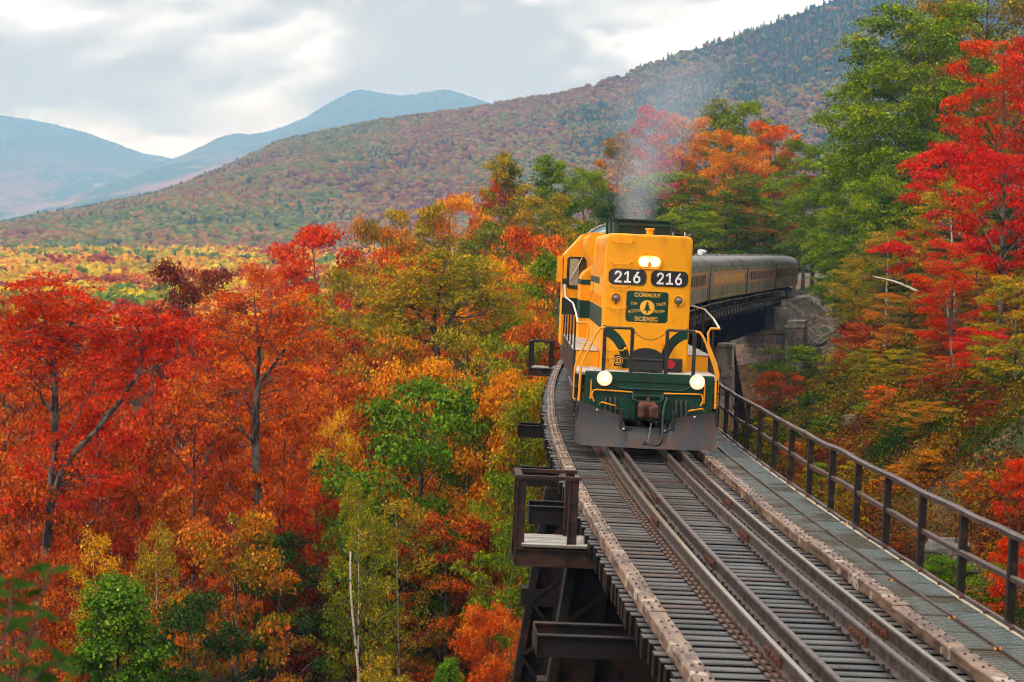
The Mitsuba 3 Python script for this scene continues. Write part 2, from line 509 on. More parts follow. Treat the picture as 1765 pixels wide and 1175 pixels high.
def spruce_low():
    m = MB()
    for z0, z1, r in ((0.0, 0.55, 1.0), (0.35, 0.8, 0.72), (0.62, 1.05, 0.45)):
        a = np.arange(6) * np.pi / 3 + z0 * 2
        v = np.vstack([np.stack([r * np.cos(a), r * np.sin(a), a * 0 + z0], 1), [[0, 0, z1]]])
        m.add(v, [[i, (i + 1) % 6, 6] for i in range(6)])
    q = m.done()
    return np.array(q.vertices), np.array(q.faces)


SPRUCE = spruce_low()


def merge_copies(protos, which, pos, scale, rot, colour):
    """One mesh of many copies; scale (n, 3), colour (n, 3)."""
    V, Fc, C, off = [], [], [], 0
    for k, (v, f) in enumerate(protos):
        sel = np.where(which == k)[0]
        if not len(sel):
            continue
        c, s = np.cos(rot[sel]), np.sin(rot[sel])
        vv = v[None] * scale[sel][:, None, :]
        x = vv[..., 0] * c[:, None] - vv[..., 1] * s[:, None]
        y = vv[..., 0] * s[:, None] + vv[..., 1] * c[:, None]
        w = np.stack([x, y, vv[..., 2]], -1) + pos[sel][:, None, :]
        V.append(w.reshape(-1, 3))
        Fc.append((f[None] + (np.arange(len(sel)) * len(v))[:, None, None] + off).reshape(-1, 3))
        C.append(np.repeat(colour[sel], len(v), 0) * np.tile(np.random.default_rng(k).uniform(0.75, 1.25, (len(v), 1)), (len(sel), 1)))
        off += len(sel) * len(v)
    return trimesh.Trimesh(np.vstack(V), np.vstack(Fc), process=False), np.clip(np.vstack(C), 0, 1)


def lumps(n, sub=0, seed=0):
    out = []
    for k in range(n):
        b = ICO0
        v = np.array(b.vertices)
        r = 0.70 + 0.6 * meshkit.noise(v * 1.7 + 10 * k + 5, seed + k) + 0.35 * (meshkit.noise(v * 4.1 + 3 * k, seed + k + 50) - 0.5)
        v = v * r[:, None]
        v[:, :2] *= 1.1
        out.append((v, np.array(b.faces)))
    return out


def leafy_ball(n, seed, size=0.3):
    r = np.random.default_rng(seed)
    u = r.normal(size=(n, 3))
    u /= np.linalg.norm(u, axis=1, keepdims=True)
    u[:, 2] = np.where(u[:, 2] < -0.3, -u[:, 2], u[:, 2])
    rad = 0.62 + 0.5 * meshkit.noise(u * 1.9 + seed, seed) + r.uniform(-0.12, 0.10, n)
    c = u * rad[:, None]
    nrm = u * 0.7 + r.normal(size=(n, 3)) * 0.45 + [0, 0, 0.4]
    return leaf_quads(c, nrm, np.full(n, size) * r.uniform(0.7, 1.3, n), r)


def leaf_quads(c, nrm, L, r, width=0.72):
    nrm = nrm / (np.linalg.norm(nrm, axis=1, keepdims=True) + 1e-9)
    a = np.cross(nrm, r.normal(size=nrm.shape))
    a /= np.linalg.norm(a, axis=1, keepdims=True) + 1e-9
    b = np.cross(nrm, a)
    w = L * width / 2
    fold = nrm * (L * 0.10)[:, None]
    v = np.stack([c - a * (L / 2)[:, None], c + b * w[:, None] + fold + a * (L * 0.06)[:, None], c + a * (L / 2)[:, None], c - b * w[:, None] + fold], 1)
    n = len(c)
    f = (np.array([[0, 1, 2], [0, 2, 3]])[None] + (np.arange(n) * 4)[:, None, None]).reshape(-1, 3)
    return v.reshape(-1, 3), f


def pick(table, u):
    """Colours from a list of (weight, colour) by u in [0, 1]."""
    w = np.cumsum([t[0] for t in table])
    i = np.searchsorted(w / w[-1], np.clip(u, 0, 0.9999), side='right')
    return np.array([t[1] for t in table])[i]


# the ridge's forest
n = 32000
u = rng.uniform(0, 1, n) ** 0.85
yy = 1420 + (2600 - 1420) * u
xx = (rng.uniform(-60, 1790, n) - CX) / F_PX * yy
from scipy.interpolate import RegularGridInterpolator
_ri = RegularGridInterpolator((RY[:, 0], RX[0]), RZ, bounds_error=False, fill_value=-20)
zz = _ri(np.stack([yy, xx], -1))
sx = xx / yy * F_PX + CX
patch = meshkit.fbm(np.stack([xx / 130, yy / 190, xx * 0], -1), 4, 31)
conif = rng.uniform(0, 1, n) < np.clip(0.003 + 1.4 * sstep(0.50, 0.60, patch) * sstep(850, 1300, sx) + 1.0 * sstep(0.5, 0.9, u) * sstep(1000, 1400, sx) + 0.22 * sstep(0.63, 0.68, patch) + 0.10 * sstep(0.93, 1, u), 0, 0.93)
low = sstep(0.55, 0.1, u)
tone = np.clip(0.5 * rng.uniform(0, 1, n) + 0.9 * (meshkit.fbm(np.stack([xx / 90, yy / 140, xx * 0 + 4], -1), 3, 8) - 0.5) + 0.30 - 0.16 * sstep(800, 250, sx), 0, 0.999)
col = pick([(1.4, (0.060, 0.080, 0.016)), (1.4, (0.095, 0.10, 0.016)), (1.0, (0.165, 0.115, 0.018)), (1.0, (0.195, 0.078, 0.018)), (1.0, (0.14, 0.05, 0.026)), (0.8, (0.125, 0.036, 0.034)), (0.5, (0.10, 0.042, 0.046))], tone)
col = col * 0.85 * (1 + 0.25 * low[:, None]) * rng.uniform(0.75, 1.25, (n, 1))
col = np.where(conif[:, None], np.array([0.022, 0.042, 0.022]) * rng.uniform(0.7, 1.5, (n, 1)), col)
which = np.where(conif, 5, rng.integers(0, 5, n))
r_ = rng.uniform(2.5, 4.5, n)
sc = np.where(conif[:, None], np.stack([r_ * 0.58, r_ * 0.58, r_ * 2.05], 1), np.stack([r_, r_, r_ * 0.95], 1))
pos = np.stack([xx, yy, zz + np.where(conif, 1.0, 3.0)], 1)
m_, c_ = merge_copies(lumps(5, 0, 3) + [SPRUCE], which, pos, sc, rng.uniform(0, 6.28, n), col)
put('hillside_forest', m_, 'far_leaves', color=c_, kind='stuff', label='autumn forest covering the long ridge behind the valley')
# crest firs stand out against the sky
# the valley's forest
VAL = [(1.6, (0.12, 0.19, 0.016)), (1.2, (0.20, 0.24, 0.018)), (2.2, (0.60, 0.43, 0.02)), (1.3, (0.66, 0.32, 0.02)), (1.0, (0.52, 0.14, 0.016)), (0.8, (0.36, 0.05, 0.02)), (0.5, (0.24, 0.05, 0.035))]


def wood_patch(n, y0, y1, px0, px1, protos, rad, lift, seed, conifers=0.05, yellow=0.0):
    r = np.random.default_rng(seed)
    y = np.sqrt(r.uniform(y0 ** 2, y1 ** 2, n))
    x = (r.uniform(px0, px1, n) - CX) / F_PX * y
    z = ground(x, y)
    t = 0.42 * r.uniform(0, 1, n) + 1.5 * (meshkit.fbm(np.stack([x / 55, y / 120, x * 0 + seed], -1), 3, seed) - 0.5) + 0.26 + yellow * 0.12
    c = pick(VAL, np.clip(t, 0, 0.999)) * r.uniform(0.8, 1.25, (n, 1))
    con = (r.uniform(0, 1, n) < conifers) & (y > 560)
    c = np.where(con[:, None], np.array([0.022, 0.045, 0.022]) * r.uniform(0.7, 1.4, (n, 1)), c)
    k = np.where(con, len(protos), r.integers(0, len(protos), n))
    q = r.uniform(*rad, n)
    sc = np.where(con[:, None], np.stack([q * 0.55, q * 0.55, q * 2.4], 1), np.stack([q, q, q * r.uniform(0.8, 1.1, n)], 1))
    pos = np.stack([x, y, z + np.where(con, lift * 0.3, lift + r.uniform(-2, 1.5, n))], 1)
    return merge_copies(protos + [SPRUCE], k, pos, sc, r.uniform(0, 6.28, n), c)


balls = [leafy_ball(170, 40 + k, 0.36) for k in range(4)]
small = [leafy_ball(64, 60 + k, 0.58) for k in range(4)]
m_, c_ = wood_patch(1500, 330, 760, -60, 1010, balls, (3.2, 5.6), 10.5, 71, 0.04)
put('valley_forest', m_, 'leaves', color=c_, kind='stuff', label='green and gold treetops filling the valley floor on the left')
m_, c_ = wood_patch(4200, 740, 1560, -60, 1010, small, (3.6, 6.2), 9.5, 72, 0.05, 1.0)
put('valley_forest', m_, 'leaves', color=c_, kind='stuff', label='yellow and orange treetops at the foot of the long ridge')

# ------------------------------------------------------------------ the trestle, its rails and walkway
rng = np.random.default_rng(21)
S0, S_END = s_of(13.0), s_of(190.0)      # the deck's near end (behind the frame) and the abutment
TIE_TOP, TIE_H, PITCH_T = -0.195, 0.25, 0.333
L_TIMBER, R_TIMBER = -1.72, 1.29

bridge = thing('railway_trestle', 'dark steel railway trestle with timber ties curving right across the wooded ravine', 'bridge')


def tie_mesh(s, left, right, dz, half, yaw):
    v = np.array([[x, y, z] for x in (left, right) for y in (-half, half) for z in (TIE_TOP - TIE_H + dz, TIE_TOP + dz)], float)
    c = 0.012
    top = MB()
    # eight-sided section: the top edges are worn round
    prof = np.array([[-half, TIE_TOP - TIE_H + dz], [half, TIE_TOP - TIE_H + dz], [half, TIE_TOP - c + dz], [half - c, TIE_TOP + dz], [-half + c, TIE_TOP + dz], [-half, TIE_TOP - c + dz]])
    k = len(prof)
    P = np.vstack([np.stack([np.full(k, left), s + prof[:, 0] + left * yaw, prof[:, 1]], 1), np.stack([np.full(k, right), s + prof[:, 0] + right * yaw, prof[:, 1]], 1)])
    f = []
    for i in range(k):
        j = (i + 1) % k
        f += [[i, k + j, j], [i, k + i, k + j]]
    for i in range(1, k - 1):
        f += [[0, i, i + 1], [k, k + i + 1, k + i]]
    top.add(track_fn(P), np.array(f)[:, ::-1])
    return top


far_ties = MB()
tie_s = np.arange(S0, S_END, PITCH_T)
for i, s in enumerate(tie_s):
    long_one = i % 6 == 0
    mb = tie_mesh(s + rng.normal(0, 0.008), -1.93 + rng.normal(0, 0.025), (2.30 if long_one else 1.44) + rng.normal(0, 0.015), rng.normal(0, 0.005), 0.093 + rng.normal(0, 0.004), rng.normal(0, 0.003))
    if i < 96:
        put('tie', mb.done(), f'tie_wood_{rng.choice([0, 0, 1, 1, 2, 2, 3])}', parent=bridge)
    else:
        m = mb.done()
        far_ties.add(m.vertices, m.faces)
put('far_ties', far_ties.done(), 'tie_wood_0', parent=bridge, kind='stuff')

# guard timbers: lengths of sawn wood bolted down on both sides of the deck
bolts = MB()


def nut(mb, s, d, z, r=0.018, h=0.02):
    a = np.arange(6) * np.pi / 3 + s
    ring = np.stack([d + r * np.cos(a), s + r * np.sin(a)], 1)
    v = np.vstack([np.column_stack([ring, np.full(6, z)]), np.column_stack([d + (ring[:, 0] - d) * 0.7, s + (ring[:, 1] - s) * 0.7, np.full(6, z + h)])])
    f = [[i, (i + 1) % 6, 6 + (i + 1) % 6] for i in range(6)] + [[i, 6 + (i + 1) % 6, 6 + i] for i in range(6)] + [[6, 7, 8], [6, 8, 9], [6, 9, 10], [6, 10, 11]]
    mb.add(track_fn(v), f)


for side, d0 in ((0, L_TIMBER), (1, R_TIMBER)):
    w = 0.205
    s = S0 - 0.7 + side * 1.3
    while s < S_END:
        e = min(s + rng.uniform(4.6, 5.3), S_END)
        dz, dd = rng.normal(0, 0.008), rng.normal(0, 0.012)
        zt, zb = -0.035 + dz, TIE_TOP + 0.006
        c = 0.016
        l, r = d0 - w / 2 + dd, d0 + w / 2 + dd
        prof = [[l, zb], [r, zb], [r, zt - c], [r - c, zt], [l + c, zt], [l, zt - c]]
        m = sweep(prof, s + 0.006, e - 0.006, 0.22 if s < 45 else 1.5)
        v = np.array(m.vertices)
        if s < 60:
            v = v + (meshkit.fbm(v * 5.5, 3, 2)[:, None] - 0.5) * np.array([0.035, 0.02, 0.035])
        put('guard_timber', trimesh.Trimesh(v, m.faces, process=False), 'guard_timber_wood', smooth=40, parent=bridge)
        q = s + 0.2
        while q < min(e - 0.1, 120):
            nut(bolts, q, d0 + dd - 0.045, zt - 0.004)
            nut(bolts, q + 0.10, d0 + dd + 0.05, zt - 0.004)
            q += PITCH_T * (1 if q > 40 else 1.0) * rng.choice([1, 1, 2])
        s = e
put('timber_bolts', bolts.done(), 'spike_dark', parent=bridge, kind='stuff')

# rails
RAIL = [(-0.070, -0.185), (0.070, -0.185), (0.070, -0.174), (0.012, -0.155), (0.010, -0.052), (0.036, -0.040), (0.037, -0.010), (0.028, 0.0), (-0.028, 0.0), (-0.037, -0.010), (-0.036, -0.040), (-0.010, -0.052), (-0.012, -0.155), (-0.070, -0.174)]
S_RAIL = s_of(330.0)
for name, d0, z0, label, end in (
        ('running_rail', -0.755, 0.0, 'left running rail with a shiny worn top on the trestle deck', S_RAIL),
        ('running_rail', 0.755, 0.0, 'right running rail with a shiny worn top, next to the right guard rail', S_RAIL),
        ('guard_rail', -0.44, -0.012, 'rust brown guard rail just inside the left running rail', S_END + 4),
        ('guard_rail', 0.44, -0.012, 'rust brown guard rail just inside the right running rail', S_END + 4)):
    key = thing(name, label, 'rail', 'rails of the track')
    run = name == 'running_rail'
    body = sweep([(d0 + a, z0 + b) for a, b in RAIL], S0, end, 1.0)
    put('rail_body', body, 'rail_side', parent=key)
    head = sweep([(d0 - 0.027, z0 + 0.0006), (d0 + 0.027, z0 + 0.0006), (d0 + 0.027, z0 + 0.0035), (d0 + 0.018, z0 + 0.006), (d0 - 0.018, z0 + 0.006), (d0 - 0.027, z0 + 0.0035)], S0, end, 1.0)
    put('rail_head', head, 'rail_top' if run else 'guard_top', parent=key)
    sgn = -1 if d0 < 0 else 1
    plates, spikes = MB(), MB()
    for i, s in enumerate(tie_s):
        if s > s_of(46):
            break
        h = 0.0195
        if run:
            m = MB()
            inn, out = d0 - sgn * 0.10, d0 + sgn * 0.215
            lo, hi = min(inn, out), max(inn, out)
            m.box([lo, s - 0.088, TIE_TOP + 0.003], [hi, s + 0.088, TIE_TOP + 0.003 + h], track_fn)
            for q in (-0.06, 0.05):
                for dd in (0.085, 0.165):
                    m.box([d0 + sgn * dd - 0.014, s + q - 0.014, TIE_TOP + h], [d0 + sgn * dd + 0.014, s + q + 0.014, TIE_TOP + h + 0.045 - (0.02 if dd > 0.1 else 0)], track_fn)
            put('tie_plate', m.done(), 'plate_rust', parent=key)
        if rng.uniform() < (0.9 if run else 0.75):
            q = s + rng.choice([-0.05, 0.05])
            dd = d0 - sgn * 0.085
            spikes.box([dd - 0.016, q - 0.016, TIE_TOP], [dd + 0.016, q + 0.016, TIE_TOP + 0.05], track_fn)
            dd = d0 + sgn * 0.086
            if not run:
                spikes.box([dd - 0.016, s - 0.016, TIE_TOP], [dd + 0.016, s + 0.016, TIE_TOP + 0.05], track_fn)
    put('spikes', spikes.done(), 'spike_dark', parent=key, kind='stuff')
    # bolted joints
    for yj in {(-1, 1): (20.6, 31.2), (1, 1): (22.4, 34.0), (-1, 0): (27.2, 34.4), (1, 0): (22.0, 30.0)}[(sgn, int(run))]:
        j = MB()
        sj = s_of(yj)
        for side in (-1, 1):
            a, b = d0 + side * 0.012, d0 + side * 0.040
            j.box([min(a, b), sj - 0.40, z0 - 0.150], [max(a, b), sj + 0.40, z0 - 0.052], track_fn)
            for q in (-0.3, -0.1, 0.1, 0.3):
                a, b = d0 + side * 0.038, d0 + side * 0.072
                j.box([min(a, b), sj + q - 0.022, z0 - 0.122], [max(a, b), sj + q + 0.022, z0 - 0.078], track_fn)
        put('joint_bar', j.done(), 'rust', parent=key)

# walkway: two rows of bar grating between steel angles
walk = thing('walkway', 'grey steel grating walkway along the right side of the deck', 'walkway')
WZ = -0.075
s, i = S0, 0
far_bars = MB()
while s < S_END - 1.0:
    for row, (a, b) in enumerate(((1.42, 1.735), (1.775, 2.205))):
        e = s + 1.02
        near = s < 48
        m = MB()
        dz = rng.normal(0, 0.004)
        off = 0.35 * row
        step = 0.092
        for q in np.arange(s + off + 0.012, e + off - 0.012, step):
            m.box([a, q - 0.019, WZ - 0.032 + dz], [b, q + 0.019, WZ + dz], track_fn)
        if near:
            for q in np.arange(a + 0.05, b, 0.1):
                m.box([q - 0.003, s + off, WZ - 0.012 + dz], [q + 0.003, e + off - 0.01, WZ - 0.003 + dz], track_fn)
            m.box([a, s + off + 0.0, WZ - 0.034 + dz], [b, s + off + 0.012, WZ + 0.006 + dz], track_fn)
        # the dark pan that shows through the bars
        if near:
            pan = MB().box([a, s + off, WZ - 0.045 + dz], [b, e + off - 0.014, WZ - 0.036 + dz], track_fn)
            panel_mesh = m.done()
            gk = put('grating_panel', panel_mesh, 'grating_dirty' if row == 0 else 'grating_steel', parent=walk)
            put('pan', pan.done(), 'trestle_steel', parent=gk)
        else:
            q = m.done()
            far_bars.add(q.vertices, q.faces)
    s += 1.03
put('far_grating', far_bars.done(), 'grating_steel', parent=walk, kind='stuff')
for d0, w, h in ((1.755, 0.035, 0.03), (2.265, 0.05, 0.055)):
    m = sweep([(d0 - w / 2, WZ - 0.09), (d0 + w / 2, WZ - 0.09), (d0 + w / 2, WZ + h), (d0 - w / 2, WZ + h)], S0, S_END, 1.0)
    v = np.array(m.vertices)
    v += (meshkit.fbm(v * 1.1, 2, 8)[:, None] - 0.5) * [0.03, 0.0, 0.02]
    put('edge_angle', trimesh.Trimesh(v, m.faces, process=False), 'railing_steel', parent=walk)
put('kick_strip', sweep([(2.21, WZ - 0.05), (2.239, WZ - 0.05), (2.239, WZ + 0.012), (2.21, WZ + 0.004)], S0, S_END, 1.0), 'galvanised', parent=walk)
clips = MB()
for s in np.arange(S0, s_of(60), 1.05):
    clips.box([2.215, s - 0.03, WZ + 0.006], [2.245, s + 0.03, WZ + 0.05], track_fn)
    clips.box([1.73, s + 0.2 - 0.02, WZ], [1.74, s + 0.22, WZ + 0.025], track_fn)
put('clips', clips.done(), 'rust', parent=walk, kind='stuff')

# railing on the right
fence = thing('railing', 'rusty steel railing with two bars and square posts beside the walkway', 'railing')
post_s = []
s = s_of(22.9) - 2.1 * 4
while s < S_END - 0.3:
    post_s.append(s)
    m = MB()
    z1 = 0.955
    c, t, r, u = (q[0] for q in rail_frame(s))
    # an angle post: two flanges
    m.box([2.30, s - 0.045, -0.42], [2.395, s + 0.045, z1 - 0.03], track_fn)
    m.box([2.22, s - 0.02, -0.30], [2.46, s + 0.05, -0.255], track_fn)
    put('post', m.done(), 'post_steel', parent=fence)
    s += 2.1
sag = np.random.default_rng(4)


def rail_bar(z0, r, name):
    pts = []
    for a, b in zip(post_s[:-1], post_s[1:]):
        for k in (0, 0.25, 0.5, 0.75):
            q = a + (b - a) * k
            pts.append(on_track(q, [2.345], [z0])[0])
    pts.append(on_track(post_s[-1], [2.345], [z0])[0])
    pts = np.array(pts)
    pts[:, 2] += (meshkit.fbm(pts * 0.55, 2, 3) - 0.5) * 0.075
    pts[:, 0] += (meshkit.fbm(pts * 0.4 + 7, 2, 3) - 0.5) * 0.06
    m = MB()
    n = len(pts)
    h, w = r
    t = np.gradient(pts, axis=0)
    t /= np.linalg.norm(t, axis=1, keepdims=True)
    rr = np.cross(t, [0, 0, 1.0])
    rr /= np.linalg.norm(rr, axis=1, keepdims=True)
    prof = [(-w, -h), (w, -h), (w, h * 0.5), (w * 0.5, h), (-w * 0.5, h), (-w, h * 0.5)]
    v = np.stack([pts + rr * a + np.array([0, 0, 1.0]) * b for a, b in prof], 1).reshape(-1, 3)
    i, j = np.meshgrid(np.arange(n - 1), np.arange(6), indexing='ij')
    q = np.stack([i * 6 + j, i * 6 + (j + 1) % 6, (i + 1) * 6 + (j + 1) % 6, (i + 1) * 6 + j], -1).reshape(-1, 4)
    m.add(v, np.vstack([q[:, [0, 1, 2]], q[:, [0, 2, 3]]]))
    put(name, m.done(), 'railing_steel', smooth=30, parent=fence)


rail_bar(0.955, (0.034, 0.046), 'top_rail')
rail_bar(0.455, (0.036, 0.03), 'middle_rail')

# plate girders under the ties, with stiffeners
GZ0, GZ1 = -2.55, -0.462
for d0 in (-1.05, 1.05):
    g = MB()
    g.mesh(sweep([(d0 - 0.012, GZ0 + 0.03), (d0 + 0.012, GZ0 + 0.03), (d0 + 0.012, GZ1 - 0.03), (d0 - 0.012, GZ1 - 0.03)], S0, S_END, 2.0))
    for z in (GZ0, GZ1 - 0.03):
        g.mesh(sweep([(d0 - 0.2, z), (d0 + 0.2, z), (d0 + 0.2, z + 0.028), (d0 - 0.2, z + 0.028)], S0, S_END, 2.0))
    put('girder', g.done(), 'trestle_steel', parent=bridge)
st = MB()
for s in np.arange(S0, S_END, 1.25):
    for d0 in (-1.05, 1.05):
        for e in (-1, 1):
            a, b = d0 + e * 0.014, d0 + e * 0.16
            st.box([min(a, b), s - 0.01, GZ0 + 0.03], [max(a, b), s + 0.01, GZ1 - 0.034], track_fn)
put('stiffeners', st.done(), 'trestle_steel', parent=bridge, kind='stuff')
br = MB()
for i, s in enumerate(np.arange(S0 + 0.6, S_END - 3, 3.75)):
    a = track_fn([[-1.0, s, -0.7], [1.0, s, -2.3], [1.0, s, -0.7], [-1.0, s, -2.3], [1.0, s + 3.7, -0.7], [-1.0, s + 3.7, -0.7]])
    br.bar(a[0], a[1], 0.09)
    br.bar(a[2], a[3], 0.09)
    br.bar(a[0], a[4], 0.1)
put('cross_braces', br.done(), 'trestle_steel', parent=bridge, kind='stuff')


def laced_leg(p0, p1, w=0.62, dpt=0.42, ax=(1, 0, 0)):
    """Tower leg: two channels joined by lacing bars and rows of rivets."""
    p0, p1 = np.array(p0, float), np.array(p1, float)
    t = (p1 - p0) / np.linalg.norm(p1 - p0)
    a = np.array(ax, float)
    a = a - t * (a @ t)
    a /= np.linalg.norm(a)
    b = np.cross(t, a)
    L = np.linalg.norm(p1 - p0)
    ch, lace = MB(), MB()
    for e in (-1, 1):
        o = a * e * w / 2
        ch.bar(p0 + o, p1 + o, dpt, 0.03, a)
        for q in (-1, 1):
            o2 = o - a * e * 0.06 + b * q * dpt / 2
            ch.bar(p0 + o2, p1 + o2, 0.03, 0.13, a)
            for k in np.arange(0.15, L, 0.24):
                c = p0 + t * k + o2 + b * q * 0.016
                lace.bar(c, c + b * q * 0.022, 0.045)
    ch.bar(p0, p1, w * 0.98, 0.02, b)
    n = int(L / 0.55)
    for q in (-1, 1):
        for k in range(n):
            c0, c1 = p0 + t * (k * 0.55), p0 + t * ((k + 1) * 0.55)
            e = 1 if k % 2 else -1
            off = b * q * (dpt / 2 + 0.024)
            lace.bar(c0 + a * e * w / 2 * 0.8 + off, c1 - a * e * w / 2 * 0.8 + off, 0.07, 0.014, b)
    return ch, lace


for yb in (30.9, 39.5, 62, 71, 95, 104, 127, 135, 158):
    s = s_of(yb)
    c, t, r, u = (q[0] for q in rail_frame(s))
    flat_r = np.cross(t, [0, 0, 1.0])
    flat_r /= np.linalg.norm(flat_r)
    cap = MB()
    cap.box([-2.5 if yb < 45 else -1.6, s - 0.22, GZ0 - 0.35], [1.6, s + 0.22, GZ0 - 0.01], track_fn)
    put('bent_cap', cap.done(), 'trestle_steel', parent=bridge)
    fr_ = MB().box([-1.95 if yb < 45 else -1.2, s - 0.015, -3.6], [1.3, s + 0.015, -0.62], track_fn)
    put('added_shade_plate', fr_.done(), 'trestle_steel', parent=bridge)  # solid plate added to darken the underside and hide the lit ground
    feet = []
    for e in (-1, 1):
        top = c + flat_r * e * (1.25 if e > 0 else (1.80 if yb < 45 else 1.25)) + np.array([0, 0, -0.55 if (yb < 45 and e < 0) else GZ0 - 0.3])
        foot = None
        for z in np.arange(top[2], -30, -0.25):
            q = top + flat_r * e * (top[2] - z) * (0.17 if yb < 45 else 0.18) + np.array([0, 0, z - top[2]])
            if q[2] < ground(q[0], q[1]) - 0.4:
                foot = q
                break
        foot = q if foot is None else foot
        ch, lace = laced_leg(top, foot, 0.66 if yb < 45 else 0.5, 0.45, flat_r)
        leg = put('tower_leg', ch.done(), 'trestle_steel', parent=bridge)
        put('lacing', lace.done(), 'trestle_steel', parent=leg, kind='stuff')
        feet.append((top, foot))
    m = MB()
    (lt, lf), (rt, rf) = feet
    for k in (0.28, 0.6, 0.9):
        a = lt + (lf - lt) * k
        rk = min(1, max(0, (a[2] - rt[2]) / (rf[2] - rt[2] + 1e-6)))
        b = rt + (rf - rt) * rk
        m.bar(a, b, 0.26)
    m.bar(lt + (lf - lt) * 0.02, rt + (rf - rt) * 0.8, 0.16)
    m.bar(rt + (rf - rt) * 0.02, lt + (lf - lt) * 0.6, 0.16)
    put('sway_brace', m.done(), 'trestle_steel', parent=bridge)

# refuge platforms and bare outriggers on the left
for yb, label in ((30.2, 'rusty refuge platform with a plank floor and post frame, near the camera on the left'), (77.5, 'dark refuge platform frame left of the engine, far along the deck')):
    s = s_of(yb)
    k = thing('refuge_platform', label, 'platform', 'refuge platforms on the left of the trestle')
    for e in (-0.47, 0.47):
        m = MB()
        m.box([-2.98, s + e - 0.06, -0.66], [-1.35, s + e + 0.06, -0.64], track_fn)
        m.box([-2.98, s + e - 0.06, -0.42], [-1.35, s + e + 0.06, -0.40], track_fn)
        m.box([-2.98, s + e - 0.015, -0.645], [-1.35, s + e + 0.015, -0.415], track_fn)
        put('support_beam', m.done(), 'rusty_steel', parent=k)
        for d in (-2.93, -2.16):
            m = MB()
            m.box([d - 0.07, s + e - 0.008, -0.64], [d + 0.07, s + e + 0.008, 0.62], track_fn)
            m.box([d - 0.07, s + e - 0.05, -0.64], [d - 0.054, s + e + 0.05, 0.62], track_fn)
            put('post', m.done(), 'rusty_steel' if yb < 50 else 'post_steel', parent=k)
    for i, e in enumerate(np.linspace(-0.46, 0.46, 5)):
        m = MB().cbox([-2.90, s + e - 0.10, -0.375 + 0.004 * (i % 2)], [-1.80, s + e + 0.10, -0.325 + 0.004 * (i % 2)], 0.008)
        q = m.done()
        put('floor_plank', trimesh.Trimesh(track_fn(q.vertices), q.faces, process=False), 'plank_grey', parent=k)
    m = MB()
    for a, b in (((-3.02, -0.52), (-2.06, -0.44)), ((-3.02, 0.44), (-2.06, 0.52)), ((-3.02, -0.43), (-2.92, 0.43)), ):
        m.box([a[0], s + a[1], 0.62], [b[0], s + b[1], 0.67], track_fn)
    put('top_rail', m.done(), 'rusty_steel' if yb < 50 else 'post_steel', parent=k)
for yb, label in ((24.4, 'dark steel outrigger bracket below the deck edge at the bottom of the view'), (35.6, 'dark steel outrigger bracket just beyond the near refuge platform'), (41.5, 'small steel outrigger seen above the near refuge platform rail'), (52.5, 'dark steel outrigger bracket on the left, level with the engine plow')):
    s = s_of(yb)
    k = thing('outrigger_bracket', label, 'bracket', 'bare outriggers on the left of the trestle')
    wide = -2.95 if yb < 30 else -2.55
    ztop = -0.60 if yb < 30 else -0.44
    inner = -1.72 if yb < 30 else -1.30
    for e in (-0.40, 0.40):
        m = MB()
        m.box([wide, s + e - 0.06, -0.86 if yb < 30 else -0.76], [inner, s + e + 0.06, -0.84 if yb < 30 else -0.74], track_fn)
        m.box([wide, s + e - 0.06, ztop - 0.02], [inner, s + e + 0.06, ztop], track_fn)
        m.box([wide, s + e - 0.012, -0.85 if yb < 30 else -0.75], [inner, s + e + 0.012, ztop - 0.015], track_fn)
        put('beam', m.done(), 'trestle_steel', parent=k)
    m = MB()
    m.box([wide - 0.012, s - 0.46, -0.86 if yb < 30 else -0.76], [wide - 0.002, s + 0.46, ztop], track_fn)
    put('end_plate', m.done(), 'trestle_steel', parent=k)

# abutment and pier of ashlar with concrete tops
ab = thing('abutment', 'granite and concrete bridge abutment at the far end of the trestle', 'abutment')


def ashlar(parent, fn, x0, x1, y0, y1, z0, z1, courses, seed, cols):
    r = np.random.default_rng(seed)
    zs = np.linspace(z0, z1, courses + 1)
    core = MB().box([x0 + 0.03, y0 + 0.03, z0], [x1 - 0.03, y1 - 0.03, z1 - 0.01], fn)
    put('mortar_core', core.done(), 'mortar', parent=parent)
    for c in range(courses):
        for (p0, p1, axis, fixed) in ((x0, x1, 0, y0), (y0, y1, 1, x1)):
            n = cols if axis == 0 else max(1, int(cols * (y1 - y0) / (x1 - x0)))
            cuts = np.linspace(p0, p1, n + 1) + (0.18 * (p1 - p0) / n if c % 2 else 0)
            cuts = np.concatenate([[p0], cuts[(cuts > p0 + 0.15) & (cuts < p1 - 0.15)] + r.uniform(-0.08, 0.08, ((cuts > p0 + 0.15) & (cuts < p1 - 0.15)).sum()), [p1]])
            for a, b in zip(cuts[:-1], cuts[1:]):
                o = r.uniform(0.01, 0.05)
                if axis == 0:
                    lo, hi = [a + 0.025, fixed - o, zs[c] + 0.025], [b - 0.025, fixed + 0.3, zs[c + 1] - 0.025]
                else:
                    lo, hi = [fixed - 0.3, a + 0.025, zs[c] + 0.025], [fixed + o, b - 0.025, zs[c + 1] - 0.025]
                q = MB().cbox(lo, hi, 0.03).done()
                put('stone_block', trimesh.Trimesh(fn(np.array(q.vertices)), q.faces, process=False), f'ashlar_{r.integers(0, 4)}', parent=parent)


def track_flat(s, dx=0.0):
    c, t, r, u = (q[0] for q in rail_frame(s))
    fr = np.cross(t, [0, 0, 1.0])
    fr /= np.linalg.norm(fr)
    return lambda v: c + np.outer(np.asarray(v)[:, 0] + dx, fr) + np.outer(np.asarray(v)[:, 1], t) + np.outer(np.asarray(v)[:, 2], [0, 0, 1.0])


